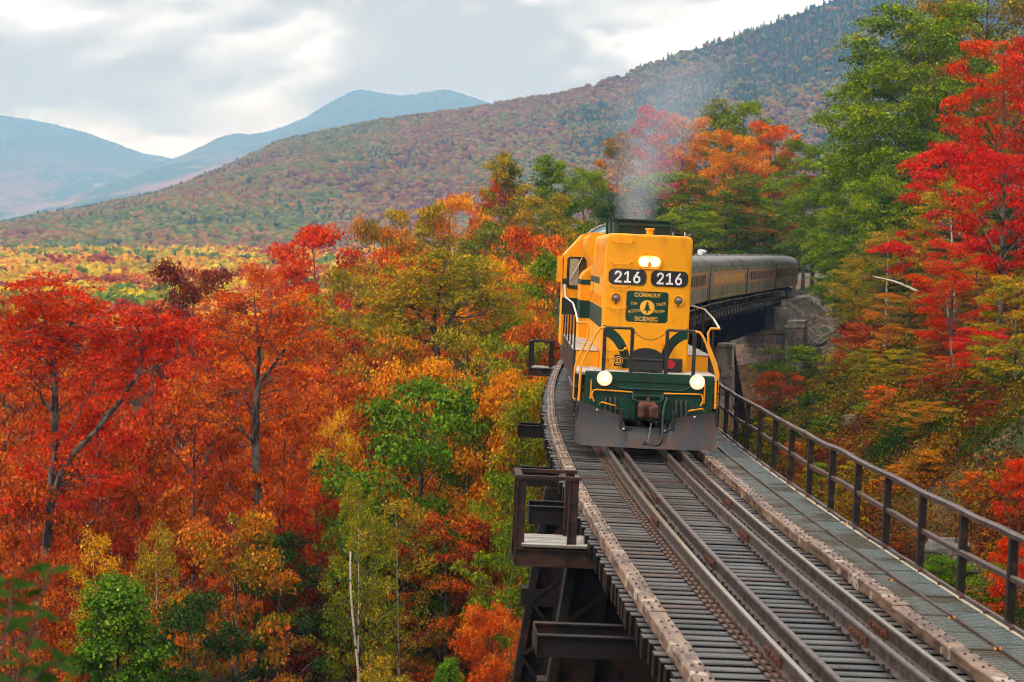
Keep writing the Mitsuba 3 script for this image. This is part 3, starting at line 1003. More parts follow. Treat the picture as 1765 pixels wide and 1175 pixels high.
af = track_flat(s_of(187.0))
ashlar(ab, af, -3.6, 3.05, 0.0, 3.2, -9.5, -3.15, 7, 3, 7)
ashlar(ab, track_flat(s_of(187.0), 0.0), 3.05, 4.75, -1.6, 3.0, -7.0, -2.55, 5, 4, 2)
for name, lo, hi in (('bearing_ledge', [-3.7, -0.1, -3.15], [3.05, 1.6, -2.78]), ('back_wall', [-3.4, 1.6, -3.15], [2.9, 3.0, -0.72]),
                     ('ledge_step', [0.9, 1.1, -2.78], [3.02, 1.6, -2.42]), ('wing_cap', [2.98, -1.7, -2.55], [4.86, 3.1, -2.22]), ('wing_step', [3.2, -1.3, -2.22], [4.78, 3.0, -1.86]),
                     ('parapet', [1.9, 0.4, -2.78], [3.0, 1.598, -0.80])):
    q = MB().cbox(np.array(lo), np.array(hi), 0.04).done()
    put(name, trimesh.Trimesh(af(np.array(q.vertices)), q.faces, process=False), 'concrete', parent=ab)

pier = thing('stone_pier', 'granite block pier with concrete cap under the far spans of the trestle', 'pier')
pf = track_flat(s_of(152.0))
ashlar(pier, pf, 0.1, 2.15, -0.9, 0.9, -7.2, -4.1, 4, 9, 2)
for name, lo, hi in (('cap', [0.0, -1.0, -2.75], [2.25, 1.0, -2.45]), ('cap_block', [0.12, -0.88, -4.1], [2.13, 0.88, -2.75])):
    q = MB().cbox(np.array(lo), np.array(hi), 0.04).done()
    put(name, trimesh.Trimesh(pf(np.array(q.vertices)), q.faces, process=False), 'concrete', parent=pier)

# ballast and the ties of the line beyond the bridge
S2, S3 = s_of(189.8), s_of(335)
prof = [(-2.6, -0.9), (2.6, -0.9), (2.35, -0.42), (1.5, -0.225), (-1.5, -0.225), (-2.35, -0.42)]
put('ballast_bed', sweep(prof, S2, S3, 2.0), 'ballast', kind='structure', label='pale gravel ballast under the track beyond the trestle')
m = MB()
for s in np.arange(S2 + 0.3, S3, 0.52):
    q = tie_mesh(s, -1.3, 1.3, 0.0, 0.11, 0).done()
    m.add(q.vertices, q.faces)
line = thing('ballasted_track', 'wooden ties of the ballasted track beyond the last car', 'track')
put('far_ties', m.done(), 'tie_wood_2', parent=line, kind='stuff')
# gravel spilling down the bank on the right of the track
bx, by = np.meshgrid(np.linspace(2.2, 8.5, 22), np.linspace(186, 262, 90))
X = track_x(by) + bx
Z = ground(X, by) + 0.06 + 0.10 * np.exp(-((bx - 4) / 2.5) ** 2)
Z[:, -1] -= 1.0
Z[0] -= 1.0
put('gravel_bank', grid_mesh(X, by, Z), 'ballast', smooth=True, kind='structure', label='gravel slope spilling down beside the abutment')
r = np.random.default_rng(8)
n = 2600
by, bx = 187 + 72 * r.uniform(0, 1, n) ** 1.5, r.uniform(2.2, 8.2, n)
X = track_x(by) + bx
pos = np.stack([X, by, ground(X, by) + 0.13], 1)
sz = r.uniform(0.05, 0.16, (n, 1)) * r.uniform(0.7, 1.2, (n, 3))
rocks = [(np.array(ICO0.vertices) * (0.75 + 0.5 * meshkit.noise(np.array(ICO0.vertices) * 2 + k, k)[:, None]), np.array(ICO0.faces)) for k in range(4)]
m_, _ = merge_copies(rocks, r.integers(0, 4, n), pos, sz, r.uniform(0, 6, n), np.ones((n, 3)))
put('loose_gravel', m_, 'ballast', kind='stuff', label='loose stones scattered on the gravel slope')

# ------------------------------------------------------------------ the locomotive (local: x right, y away from the camera, z above the rail, y = 0 at the hood's front)
LM = track_matrix(s_of(43.2), 10.0)
loco = thing('locomotive', 'yellow and green diesel locomotive with lit headlights crossing the trestle', 'locomotive')


def lp(name, mesh, bsdf, smooth=30, parent=None, label=None, kind=None, **more):
    return put(name, mesh.done() if isinstance(mesh, MB) else mesh, bsdf, smooth=smooth, to_world=LM, parent=parent or loco, label=label, kind=kind, **more)


VN = 0.16


def nose(off=0.0):
    """Maps flat (x, z, depth) onto the V of the hood's front, depth towards the camera."""
    return lambda v: np.stack([v[:, 0], VN * np.abs(v[:, 0]) - v[:, 2] - off, v[:, 1]], 1)


# hood: rounded section, V front
HW, HT, HB = 0.925, 4.47, 1.55
R = 0.13
arc = [(HW - R + R * math.cos(a), HT - R + R * math.sin(a)) for a in np.linspace(0, math.pi / 2, 6)]
half = [(0.0, HB), (HW, HB)] + arc + [(0.0, HT)]
full = half + [(-x, z) for x, z in half[::-1] if x > 0]
full = np.array(full)


def ring(inset, dy):
    c = np.array([0, (HT + HB) / 2])
    p = full.copy()
    p[:, 0] *= (HW - inset) / HW
    p[:, 1] = HB + (p[:, 1] - HB) * (HT - inset - HB) / (HT - HB)
    return np.stack([p[:, 0], VN * np.abs(p[:, 0]) + dy, p[:, 1]], 1)


def loft(rings, cap0=True, cap1=True):
    m = MB()
    k = len(rings[0])
    v = np.vstack(rings)
    f = []
    for i in range(len(rings) - 1):
        for j in range(k):
            a, b = i * k + j, i * k + (j + 1) % k
            f += [[a, b, b + k], [a, b + k, a + k]]
    m.add(v, f)
    return m


k = len(full)
r0, r1, r2 = ring(0.045, 0.0), ring(0.014, 0.012), ring(0.0, 0.05)
r3 = np.stack([full[:, 0], np.full(k, 10.2), full[:, 1]], 1)
h = loft([r0, r1, r2, r3])
nh = len(half)
cap = [[0, j + 1, j] for j in range(1, nh - 1)]
ridx = [0] + list(range(nh - 1, k))
cap += [[ridx[0], ridx[j + 1], ridx[j]] for j in range(1, len(ridx) - 1)]
h.add(r0, np.array(cap))
lp('hood', h, 'paint_yellow', 35)
# hood doors on both sides
for sx in (-1, 1):
    for i, y in enumerate(np.arange(0.55, 9.4, 0.82)):
        m = MB().cbox([sx * HW - 0.012, y, 2.05], [sx * HW + 0.014, y + 0.76, 4.05], 0.01)
        d = lp('hood_door', m, 'paint_yellow')
        m = MB().cbox([sx * (HW + 0.014), y + 0.62, 2.9], [sx * (HW + 0.04), y + 0.68, 3.12], 0.006)
        lp('latch', m, 'paint_yellow', parent=d)
    m = MB()
    m.box([sx * (HW + 0.0155), 0.56, 2.42], [sx * (HW + 0.019), 9.3, 2.85])
    m.box([sx * (HW + 0.0155), 2.4, 3.35], [sx * (HW + 0.019), 9.3, 3.50])
    lp('side_stripe', m, 'paint_green', False)
m = MB()
for y in np.arange(0.7, 4.6, 0.12):
    m.box([-HW - 0.03, y, 3.55], [-HW - 0.005, y + 0.05, 4.25])
lp('radiator_shutter', m, 'paint_yellow', False)

# flared dynamic brake housing in front of the cab
sec = [(-1.10, 4.43), (-1.12, 4.18), (-0.93, 3.72), (0.93, 3.72), (1.12, 4.18), (1.10, 4.43), (1.0, 4.50), (-1.0, 4.50)]
m = MB().mesh(trimesh.creation.extrude_polygon(Polygon(sec), 3.4, engine='earcut'))
v, f = np.vstack(m.v), np.vstack(m.f)
lp('brake_housing', trimesh.Trimesh(np.stack([v[:, 0], 6.5 + v[:, 2], v[:, 1]], 1), f[:, ::-1], process=False), 'paint_yellow', 30)
# blower bulge beside the hood
pts = [(-1.18, 1.62), (-0.8, 1.62), (-0.8, 3.68)] + [(-0.82 - 0.36 * math.sin(a), 3.32 + 0.36 * math.cos(a)) for a in np.linspace(0, math.pi / 2, 8)]
q = trimesh.creation.extrude_polygon(Polygon(pts), 2.2, engine='earcut')
v = np.array(q.vertices)
lp('blower_housing', trimesh.Trimesh(np.stack([v[:, 0], 7.6 + v[:, 2], v[:, 1]], 1), q.faces[:, ::-1], process=False), 'paint_yellow', 30)
m = MB()
m.box([-1.186, 7.592, 2.42], [-0.93, 9.8, 2.86])
m.box([-1.186, 7.592, 3.25], [-0.93, 9.8, 3.38])
lp('housing_stripe', m, 'paint_green', False)

# cab
cab = [(-1.56, 1.62), (1.56, 1.62), (1.56, 3.98), (1.08, 4.54), (0.9, 4.6), (-0.9, 4.6), (-1.08, 4.54), (-1.56, 3.98)]
q = trimesh.creation.extrude_polygon(Polygon(cab), 2.6, engine='earcut')
v = np.array(q.vertices)
cabk = lp('cab', trimesh.Trimesh(np.stack([v[:, 0], 10.0 + v[:, 2], v[:, 1]], 1), q.faces[:, ::-1], process=False), 'paint_yellow', 30)
for sx in (-1, 1):
    fr = rrect(sx * 1.23, 3.52, 0.50, 0.84, 0.10)
    m = MB().prism(fr.difference(rrect(sx * 1.23, 3.52, 0.42, 0.76, 0.07)), 0.035, lambda v: np.stack([v[:, 0], 10.0 - v[:, 2], v[:, 1]], 1))
    w = lp('cab_window', m, 'paint_black', 30, parent=cabk)
    m = MB().prism(rrect(sx * 1.23, 3.52, 0.43, 0.77, 0.07), 0.008, lambda v: np.stack([v[:, 0], 9.992 - v[:, 2], v[:, 1]], 1))
    key = lp('glass', m, 'dark_glass', False, parent=w)
    m = MB().prism(rrect(sx * 1.29, 3.54, 0.24, 0.70, 0.05), 0.004, lambda v: np.stack([v[:, 0], 9.984 - v[:, 2], v[:, 1]], 1))
    lp('blind', m, 'curtain', False, parent=w)
    m = MB().tube([[sx * 1.10, 9.95, 3.92], [sx * 1.2, 9.94, 3.7], [sx * 1.38, 9.95, 3.35]], 0.012, 5)
    lp('wiper', m, 'letter_white', True, parent=w)
    m = MB()
    m.box([sx * 1.57 - 0.0, 9.996, 2.42], [sx * 0.94, 9.9985, 2.86])
    m.box([sx * 1.57 - 0.0, 9.996, 3.20], [sx * 1.46, 9.9985, 3.36])
    m.box([sx * 1.0, 9.996, 3.20], [sx * 0.94, 9.9985, 3.36])
    lp('cab_stripe', m, 'paint_green', False, parent=cabk)
    m = MB().cbox([sx * 1.58, 10.15, 3.25], [sx * 1.74, 10.2, 3.95], 0.01)
    lp('mirror', m, 'paint_yellow', parent=cabk)
    m = MB().cbox([sx * 1.57, 10.3, 3.25], [sx * 1.72, 11.6, 3.30], 0.01)
    m.cbox([sx * 1.565, 10.35, 3.3], [sx * 1.60, 11.5, 3.9], 0.01)
    lp('side_window', m, 'paint_black', parent=cabk)
    lp('gutter', MB().cbox([sx * 1.57, 9.99, 3.05], [sx * 1.0, 9.985, 3.08], 0.002), 'paint_yellow', parent=cabk)
m = MB().mesh(trimesh.creation.box([1.9, 3.0, 2.4], trimesh.transformations.translation_matrix([0, 14.1, 2.75])))
lp('short_hood', m, 'paint_yellow')

# roof: hatch with green railing frame, stack, fans
m = MB()
m.box([-0.60, 3.2, 4.47], [0.66, 3.26, 4.83])
m.box([-0.62, 3.26, 4.47], [-0.56, 6.2, 4.83])
m.box([0.60, 3.26, 4.47], [0.66, 6.2, 4.83])
m.box([-0.66, 3.1, 4.815], [0.70, 6.2, 4.85])
hk = lp('roof_hatch', m, 'paint_green', False)
m = MB()
for a, b in (((-0.60, 3.1, 4.5), (-0.60, 3.1, 4.86)), ((0.66, 3.1, 4.5), (0.66, 3.1, 4.74)), ((-0.55, 3.1, 4.73), (0.66, 3.1, 4.73)), ((-0.56, 3.1, 4.5), (-0.56, 3.1, 4.74)), ((-0.78, 3.4, 4.47), (-0.78, 3.4, 4.8)), ((-0.70, 3.2, 4.47), (-0.70, 3.2, 4.87)), ((-0.92, 3.6, 4.78), (-0.6, 3.2, 4.80))):
    m.bar(a, b, 0.055, 0.055)
lp('hatch_frame', m, 'paint_green', False, parent=hk)
for y in (7.2, 8.6):
    m = MB().mesh(trimesh.creation.cylinder(0.55, 0.26, sections=24, transform=trimesh.transformations.translation_matrix([0, y, 4.55])))
    lp('roof_fan', m, 'paint_green', 30)
m = MB()
m.tube([[0, 0.32, 4.44], [0, 0.32, 4.58]], [0.075, 0.075], 14)
m.tube([[0, 0.32, 4.58], [0, 0.32, 4.61]], [0.11, 0.10], 14)
lp('roof_beacon', m, 'paint_yellow', 40)
m = MB().tube([[-0.0, 6.0, 4.47], [0.0, 6.0, 4.72]], [0.26, 0.24], 16, False)
lp('exhaust_stack', m, 'paint_black', 40)
m = MB().tube([[0.82, 1.2, 4.45], [0.82, 1.2, 4.58]], 0.012, 5)
m.tube([[0.86, 5.0, 4.45], [0.86, 5.0, 4.62]], 0.015, 5)
lp('antenna', m, 'white_bar')

# headlight
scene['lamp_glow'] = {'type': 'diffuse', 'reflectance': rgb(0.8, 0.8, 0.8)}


def lamp(key, parent, c, r, power):
    a = np.linspace(0, 2 * np.pi, 21)[:-1]
    v = [[c[0], c[1] - 0.035, c[2]]]
    f = []
    for rr, dy in ((0.6, -0.027), (1.0, 0.0)):
        v += [[c[0] + r * rr * math.cos(t), c[1] + dy, c[2] + r * rr * math.sin(t)] for t in a]
    f += [[0, 1 + j, 1 + (j + 1) % 20] for j in range(20)]
    f += [[1 + j, 21 + j, 21 + (j + 1) % 20] for j in range(20)] + [[1 + j, 21 + (j + 1) % 20, 1 + (j + 1) % 20] for j in range(20)]
    return lp(key, trimesh.Trimesh(v, f, process=False), 'lamp_glow', True, parent=parent,
              emitter={'type': 'area', 'radiance': rgb(power, power * 0.62, power * 0.14)})


m = MB().prism(rrect(0, 3.90, 0.56, 0.32, 0.15).difference(rrect(0, 3.90, 0.48, 0.24, 0.12)), 0.06, nose(-0.01))
hl = lp('headlight', m, 'paint_yellow', 30)
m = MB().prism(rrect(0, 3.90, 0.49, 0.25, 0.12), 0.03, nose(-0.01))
lp('lens', m, 'lamp_glow', False, parent=hl, emitter={'type': 'area', 'radiance': rgb(0.46, 0.17, 0.008)})  # lens made to glow warm, imitating the halo round the bulbs
for x in (-0.115, 0.115):
    lamp('bulb', hl, (x, VN * 0.1 - 0.042, 3.90), 0.090, 4.0)


# lettering
def letters(text, h, cx, cz, bold=True, depth=0.006, squeeze=1.0, width=None, tilt=0.0, shear=0.0):
    q = meshkit.text_mesh(text, h, depth, bold)
    v = np.array(q.vertices)
    v[:, 0] -= (v[:, 0].min() + v[:, 0].max()) / 2
    v[:, 1] -= (v[:, 1].min() + v[:, 1].max()) / 2
    if width:
        v[:, 0] *= width / (v[:, 0].max() - v[:, 0].min())
    v[:, 0] *= squeeze
    v[:, 0] += shear * v[:, 1]
    c, s = math.cos(tilt), math.sin(tilt)
    x, y = v[:, 0] * c - v[:, 1] * s, v[:, 0] * s + v[:, 1] * c
    return np.stack([x + cx, y + cz, v[:, 2]], 1), np.array(q.faces)


for sx, cx in ((-1, -0.448), (1, 0.448)):
    m = MB().prism(rrect(cx, 3.55, 0.80, 0.335, 0.12), 0.022, nose())
    nb = lp('number_board', m, 'paint_black', 30)
    v, f = letters('216', 0.235, cx, 3.55, True, 0.006, 1.0, 0.55)
    m = MB().add(nose(0.021)(v), f[:, ::-1])
    lp('digits', m, 'letter_white', False, parent=nb, label='white number 216')
    # class light
    t = np.linspace(0, 2 * np.pi, 25)
    yx = VN * 0.66
    m = MB().tube(np.stack([sx * 0.665 + 0.105 * np.cos(t), t * 0 + yx - 0.012, 3.09 + 0.105 * np.sin(t)], 1), 0.02, 6, False)
    cl = lp('class_light', m, 'paint_yellow', True)
    m = MB().tube([[sx * 0.665, yx + 0.0, 3.09], [sx * 0.665, yx - 0.02, 3.09]], [0.10, 0.10], 20)
    lp('socket', m, 'rust', 30, parent=cl)
    s_ = trimesh.creation.icosphere(subdivisions=3, radius=0.072)
    s_.apply_scale([1, 0.7, 1])
    s_.apply_translation([sx * 0.665, yx - 0.015, 3.09])
    lp('lens', s_, 'lamp_grey', True, parent=cl)
    m = MB()
    m.box([sx * 0.665 - 0.02, yx - 0.035, 2.97], [sx * 0.665 + 0.02, yx, 3.0])
    lp('hinge', m, 'paint_black', False, parent=cl)

# road emblem: green panel bent over the crease
panel = rrect(0.0, 2.93, 0.90, 0.66, 0.075)
m = MB()
for hb in (sbox(-1, 0, 0, 9), sbox(0, 0, 1, 9)):
    m.prism(panel.intersection(hb), 0.004, nose(0.001))
em = lp('emblem_panel', m, 'paint_green', False, label='green road name panel with a pine tree emblem')
m = MB()
for text, h_, x, z, w, tilt, sh in (('CONWAY', 0.085, 0.0, 3.185, 0.56, 0, 0), ('SCENIC', 0.085, -0.01, 2.675, 0.50, 0, 0), ('The', 0.062, -0.285, 3.0, 0.14, 0.10, 0.25), ('in', 0.05, -0.36, 2.915, 0.055, 0.1, 0.25),
                                     ('NOTCH', 0.065, -0.275, 2.835, 0.245, 0.17, 0.1), ('TRAIN', 0.062, 0.285, 3.0, 0.22, 0.17, 0.1), ('Route', 0.062, 0.265, 2.855, 0.22, 0.12, 0.25)):
    if text == 'in':
        continue
    v, f = letters(text, h_, x, z, h_ > 0.08, 0.004, 1.0, w, tilt, sh)
    m.add(nose(0.005)(v), f[:, ::-1])
lp('road_name', m, 'letter_yellow', False, parent=em, label='yellow lettering')
m = MB()
disc = Point(0, 2.92).buffer(0.155, quad_segs=16)
for hb in (sbox(-1, 0, 0, 9), sbox(0, 0, 1, 9)):
    m.prism(disc.intersection(hb), 0.003, nose(0.005))
lp('disc', m, 'letter_yellow', False, parent=em)
tree = Polygon([(0, 3.055), (0.032, 2.99), (0.018, 2.99), (0.055, 2.93), (0.028, 2.935), (0.085, 2.855), (0.018, 2.862), (0.018, 2.80), (-0.018, 2.80), (-0.018, 2.862), (-0.085, 2.855), (-0.028, 2.935), (-0.055, 2.93), (-0.018, 2.99), (-0.032, 2.99)])
m = MB()
for hb in (sbox(-1, 0, 0, 9), sbox(0, 0, 1, 9)):
    m.prism(tree.intersection(hb), 0.003, nose(0.0085))
lp('tree_emblem', m, 'paint_green', False, parent=em)

# swept green arcs low on the hood
for sx in (-1, 1):
    o = affinity.scale(Point(0, 0).buffer(1.0, quad_segs=24), 0.70, 0.95)
    i = affinity.scale(Point(0, 0).buffer(1.0, quad_segs=24), 0.515, 0.73)
    a = affinity.translate(o.difference(i), sx * 0.985, 1.56).intersection(sbox(min(0, sx * 0.905), 1.60, max(0, sx * 0.905), 2.6))
    lp('green_arc', MB().prism(a, 0.003, nose(0.001)), 'paint_green', False)
# grab irons up the left of the nose
for z, x0, x1 in ((4.27, -0.78, -0.36), (3.82, -0.80, -0.38), (3.33, -0.80, -0.40), (2.86, -0.82, -0.46), (1.98, -0.84, -0.42)):
    m = MB()
    m.tube([nose(0)(np.array([[x0, z + 0.045, 0.0]]))[0], nose(0)(np.array([[x0 + 0.02, z + 0.04, 0.06]]))[0], nose(0)(np.array([[x0 + 0.06, z, 0.075]]))[0], nose(0)(np.array([[x1 - 0.06, z, 0.075]]))[0], nose(0)(np.array([[x1 - 0.02, z + 0.04, 0.06]]))[0], nose(0)(np.array([[x1, z + 0.045, 0]]))[0]], 0.0135, 6)
    for x in (x0, x1):
        m.prism(rrect(x, z + 0.045, 0.055, 0.06, 0.01, 2), 0.012, nose(0))
    lp('grab_iron', m, 'paint_yellow', 40)
m = MB()
m.prism(Polygon([(-0.16, 2.0), (0, 2.075), (0.16, 2.0)]), 0.05, nose(0.0))
m.add(np.array([[-0.16, -0.05, 2.0], [0.16, -0.05, 2.0], [0.0, 0.0, 1.87], [0, -0.005, 2.0]]), [[0, 2, 3], [3, 2, 1], [0, 1, 2]])
lp('anchor_bracket', m, 'paint_yellow', False)
lp('small_box', MB().cbox([0.36, -0.05, 2.14], [0.46, 0.05, 2.29], 0.01), 'paint_yellow')
m = MB()
for hb in ((-0.88, -0.05), (0.05, 0.88)):
    m.prism(sbox(hb[0], 1.815, hb[1], 1.825), 0.004, nose(0))
for x in (-0.66, 0.55):
    m.prism(rrect(x, 1.82, 0.13, 0.03, 0.01, 2), 0.03, nose(0))
lp('nose_door_seam', m, 'paint_yellow', False)

# plates and boxes at the platform
m = MB().prism(rrect(-0.555, 1.765, 0.19, 0.24, 0.01, 2), 0.012, lambda v: np.stack([v[:, 0], -0.02 - v[:, 2], v[:, 1]], 1))
dp = lp('plate', m, 'paint_black', False)
m = MB().prism(Point(-0.555, 1.765).buffer(0.092).difference(Point(-0.555, 1.765).buffer(0.080)), 0.006, lambda v: np.stack([v[:, 0], -0.033 - v[:, 2], v[:, 1]], 1))
v, f = letters('D', 0.105, -0.555, 1.765, True, 0.006)
m.add(np.stack([v[:, 0], -0.033 - v[:, 2], v[:, 1]], 1), f[:, ::-1])
lp('plate_letter', m, 'letter_yellow', False, parent=dp, label='yellow letter D in a ring')
m = MB()
v, f = letters('19', 0.06, -0.80, 1.76, True, 0.004)
m.add(np.stack([v[:, 0], 0.055 - v[:, 2], v[:, 1]], 1), f[:, ::-1])
lp('small_number', m, 'paint_black', False)
m = MB().cbox([0.42, -0.10, 1.58], [0.80, 0.05, 1.86], 0.01)
rb = lp('marker_box', m, 'paint_black')
m = MB().tube([[0.55, -0.10, 1.735], [0.55, -0.14, 1.735]], [0.095, 0.088], 20)
lp('red_lens', m, 'paint_red', 30, parent=rb, label='round red marker lamp')
pts = [(-0.35, 1.56), (0.35, 1.56), (0.35, 1.84)] + [(0.35 * math.cos(a), 1.88 + 0.20 * math.sin(a)) for a in np.linspace(0.12, math.pi - 0.12, 12)] + [(-0.35, 1.84)]
m = MB().prism(Polygon(pts), 0.20, lambda v: np.stack([v[:, 0], -0.62 + v[:, 2], v[:, 1]], 1))
ds = lp('drop_step', m, 'paint_black', 30)
m = MB()
m.cbox([-0.33, -0.66, 1.82], [0.33, -0.61, 1.86], 0.008)
m.cbox([-0.30, -0.645, 1.62], [0.30, -0.615, 1.80], 0.008)
lp('tread_rib', m, 'hose_black', parent=ds)

# deck, walkways, steps
PY = -1.32
m = MB().cbox([-1.47, PY, 1.50], [1.47, 0.9, 1.565], 0.012)
lp('front_platform', m, 'deck_grey')
for sx in (-1, 1):
    m = MB().cbox([sx * 0.93, 0.9, 1.50], [sx * 1.44, 10.0, 1.90], 0.012)
    w = lp('side_walkway', m, 'paint_yellow')
    lp('side_skirt', MB().cbox([sx * 1.443, 0.92, 1.48], [sx * 1.50, 10.0, 1.90], 0.01), 'paint_black', parent=w)
    lp('walkway_top', MB().cbox([sx * 0.95, 0.88, 1.902], [sx * 1.50, 9.9, 1.92], 0.004), 'deck_grey', parent=w)
lp('frame_sill', MB().cbox([-1.42, 0.2, 1.05], [1.42, 15.6, 1.49], 0.02), 'paint_black')
lp('fuel_tank', MB().cbox([-1.35, 5.2, 0.30], [1.35, 9.2, 1.04], 0.2), 'paint_black')
for y0 in (1.2, 10.6):
    tr = lp('truck', MB().cbox([-1.22, y0, 0.42], [-1.02, y0 + 3.8, 0.98], 0.05).cbox([1.02, y0, 0.42], [1.22, y0 + 3.8, 0.98], 0.05).cbox([-1.0, y0 + 1.5, 0.5], [1.0, y0 + 2.3, 0.95], 0.05), 'paint_black')
    for y in (y0 + 0.55, y0 + 3.25):
        for x in (-0.75, 0.75):
            lp('wheel', MB().tube([[x - 0.065, y, 0.515], [x + 0.065, y, 0.515]], 0.508, 24), 'plow_steel', 30, parent=tr)

# pilot: green end sheet, corner steps
m = MB().cbox([-1.30, PY - 0.05, 0.62], [1.36, PY - 0.005, 1.595], 0.03)
pil = lp('pilot_sheet', m, 'paint_green')
lp('sheet_seam', MB().cbox([-1.27, PY - 0.058, 1.235], [1.33, PY - 0.052, 1.25], 0.002), 'paint_green', parent=pil)
lp('buffer_plate', MB().cbox([-0.97, PY - 0.075, 1.40], [0.98, PY - 0.054, 1.60], 0.012), 'paint_green', parent=pil)
m = MB().tube([[-0.62, PY - 0.09, 1.29], [-0.5, PY - 0.10, 1.265], [0.70, PY - 0.10, 1.265], [0.86, PY - 0.09, 1.34]], 0.022, 6)
lp('train_line_pipe', m, 'paint_green', 40, parent=pil)
for sx in (-1, 1):
    a, b = sorted((sx * 1.32, sx * 1.50))
    m = MB()
    for z in (0.62, 0.92, 1.22):
        m.cbox([a, PY - 0.02, z], [b, PY + 0.45, z + 0.04], 0.008)
    m.cbox([a, PY + 0.45, 0.6], [b, PY + 0.5, 1.5], 0.01)
    lp('corner_step', m, 'paint_black')
    # ditch light
    x, z = (-0.905, 1.455) if sx < 0 else (1.005, 1.465)
    m = MB().tube([[x, PY + 0.0, z], [x, PY - 0.17, z]], [0.135, 0.125], 22)
    dl = lp('ditch_light', m, 'chrome', 30)
    lamp('bulb', dl, (x, PY - 0.19, z), 0.066, 3.2)
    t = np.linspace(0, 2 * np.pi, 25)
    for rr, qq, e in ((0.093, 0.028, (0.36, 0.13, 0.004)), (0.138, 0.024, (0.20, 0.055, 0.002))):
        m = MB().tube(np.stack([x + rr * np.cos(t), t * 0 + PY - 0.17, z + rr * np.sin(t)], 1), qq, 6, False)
        lp('halo_ring', m, 'lamp_glow', True, parent=dl, emitter={'type': 'area', 'radiance': rgb(*e)})  # glowing rings added to imitate the warm halo of the lamp
    # cut lever and end grips in orange
    m = MB().tube([[sx * 1.10, PY - 0.10, 0.97], [sx * 1.15, PY - 0.11, 1.10], [sx * 1.12, PY - 0.10, 1.20], [sx * 1.05, PY - 0.10, 1.215], [sx * 0.33, PY - 0.10, 1.195]], 0.018, 7)
    lp('uncoupling_lever', m, 'paint_orange_rail', 40)
    m = MB().tube([[sx * 1.17, PY - 0.09, 1.02], [sx * 1.17, PY - 0.10, 1.38]], [0.02, 0.016], 7)
    m.cbox([sx * 1.15 - 0.02, PY - 0.10, 1.38], [sx * 1.19, PY - 0.07, 1.42], 0.005)
    lp('marker_staff', m, 'paint_orange_rail', 40)
    m = MB()
    x0, x1, z0, z1 = (-0.98, -0.62, 0.965, 0.90) if sx < 0 else (0.83, 1.18, 0.865, 0.925)
    m.tube([[x0, PY - 0.06, z0 - 0.06], [x0 + 0.03, PY - 0.14, z0], [x1 - 0.03, PY - 0.14, z1], [x1, PY - 0.06, z1 - 0.06]], 0.016, 7)
    lp('end_grip', m, 'paint_yellow', 40)
    for j, x in enumerate((0.86, 0.76, 0.66)):
        x = sx * x if sx < 0 else x - 0.06
        m = MB().tube([[x, PY - 0.08, 1.06], [x, PY - 0.12, 0.98], [x + 0.01, PY - 0.14, 0.80], [x - 0.03 + 0.02 * j, PY - 0.20, 0.62 - 0.05 * j]], [0.022, 0.026, 0.02, 0.02], 7)
        lp('air_hose', m, 'hose_black', 40)

# coupler, draft pocket, brake hose
m = MB()
m.cbox([-0.30, PY - 0.16, 0.62], [-0.24, PY - 0.04, 1.14], 0.01)
m.cbox([0.24, PY - 0.16, 0.62], [0.30, PY - 0.04, 1.14], 0.01)
m.cbox([-0.30, PY - 0.14, 1.10], [0.30, PY - 0.04, 1.15], 0.01)
m.tube([[-0.31, PY - 0.12, 1.20], [-0.31, PY - 0.2, 1.06], [-0.2, PY - 0.22, 1.02], [0.22, PY - 0.22, 1.02], [0.31, PY - 0.2, 1.07], [0.31, PY - 0.12, 1.20]], 0.022, 7)
lp('draft_pocket', m, 'paint_green')


def blob(parts, length=0.02):
    hulls = [manifold3d.Manifold.batch_hull([manifold3d.Manifold.sphere(r, 20).translate(tuple(c)) for c, r in p]) for p in parts]
    q = manifold3d.Manifold.batch_boolean(hulls, manifold3d.OpType.Add).refine_to_length(length).to_mesh()
    m = trimesh.Trimesh(q.vert_properties[:, :3], q.tri_verts, process=False)
    m.merge_vertices()
    trimesh.smoothing.filter_taubin(m, iterations=8)
    return m


cp = blob([
    [((0.0, PY + 0.1, 0.86), 0.10), ((0.0, PY - 0.30, 0.86), 0.11)],
    [((-0.12, PY - 0.32, 0.92), 0.085), ((-0.13, PY - 0.50, 0.90), 0.075), ((-0.12, PY - 0.34, 0.76), 0.08), ((-0.13, PY - 0.50, 0.76), 0.07)],
    [((-0.13, PY - 0.36, 0.95), 0.08), ((0.10, PY - 0.34, 0.96), 0.07), ((-0.12, PY - 0.36, 0.75), 0.08), ((0.10, PY - 0.34, 0.76), 0.06)],
    [((0.12, PY - 0.34, 0.95), 0.06), ((0.16, PY - 0.52, 0.92), 0.055), ((0.12, PY - 0.34, 0.76), 0.06), ((0.16, PY - 0.52, 0.74), 0.055)],
    [((0.16, PY - 0.52, 0.92), 0.05), ((0.06, PY - 0.60, 0.90), 0.05), ((0.16, PY - 0.52, 0.74), 0.05), ((0.06, PY - 0.60, 0.76), 0.045)],
    [((0.0, PY - 0.36, 1.0), 0.05), ((0.0, PY - 0.36, 1.09), 0.035)],
])
lp('coupler', cp, 'rust', True)
m = MB()
t = np.linspace(0, 1, 26)
path = np.array([[0.36, PY - 0.10, 1.02], [0.33, PY - 0.20, 0.85], [0.31, PY - 0.34, 0.62], [0.32, PY - 0.45, 0.38], [0.26, PY - 0.50, 0.20], [0.12, PY - 0.52, 0.145], [0.0, PY - 0.52, 0.17], [-0.06, PY - 0.52, 0.20]])
from scipy.interpolate import CubicSpline
path = CubicSpline(np.linspace(0, 1, len(path)), path)(t)
m.tube(path, 0.034, 9)
m.tube(path[-3:], [0.045, 0.05, 0.045], 9)
lp('brake_hose', m, 'hose_black', 40)
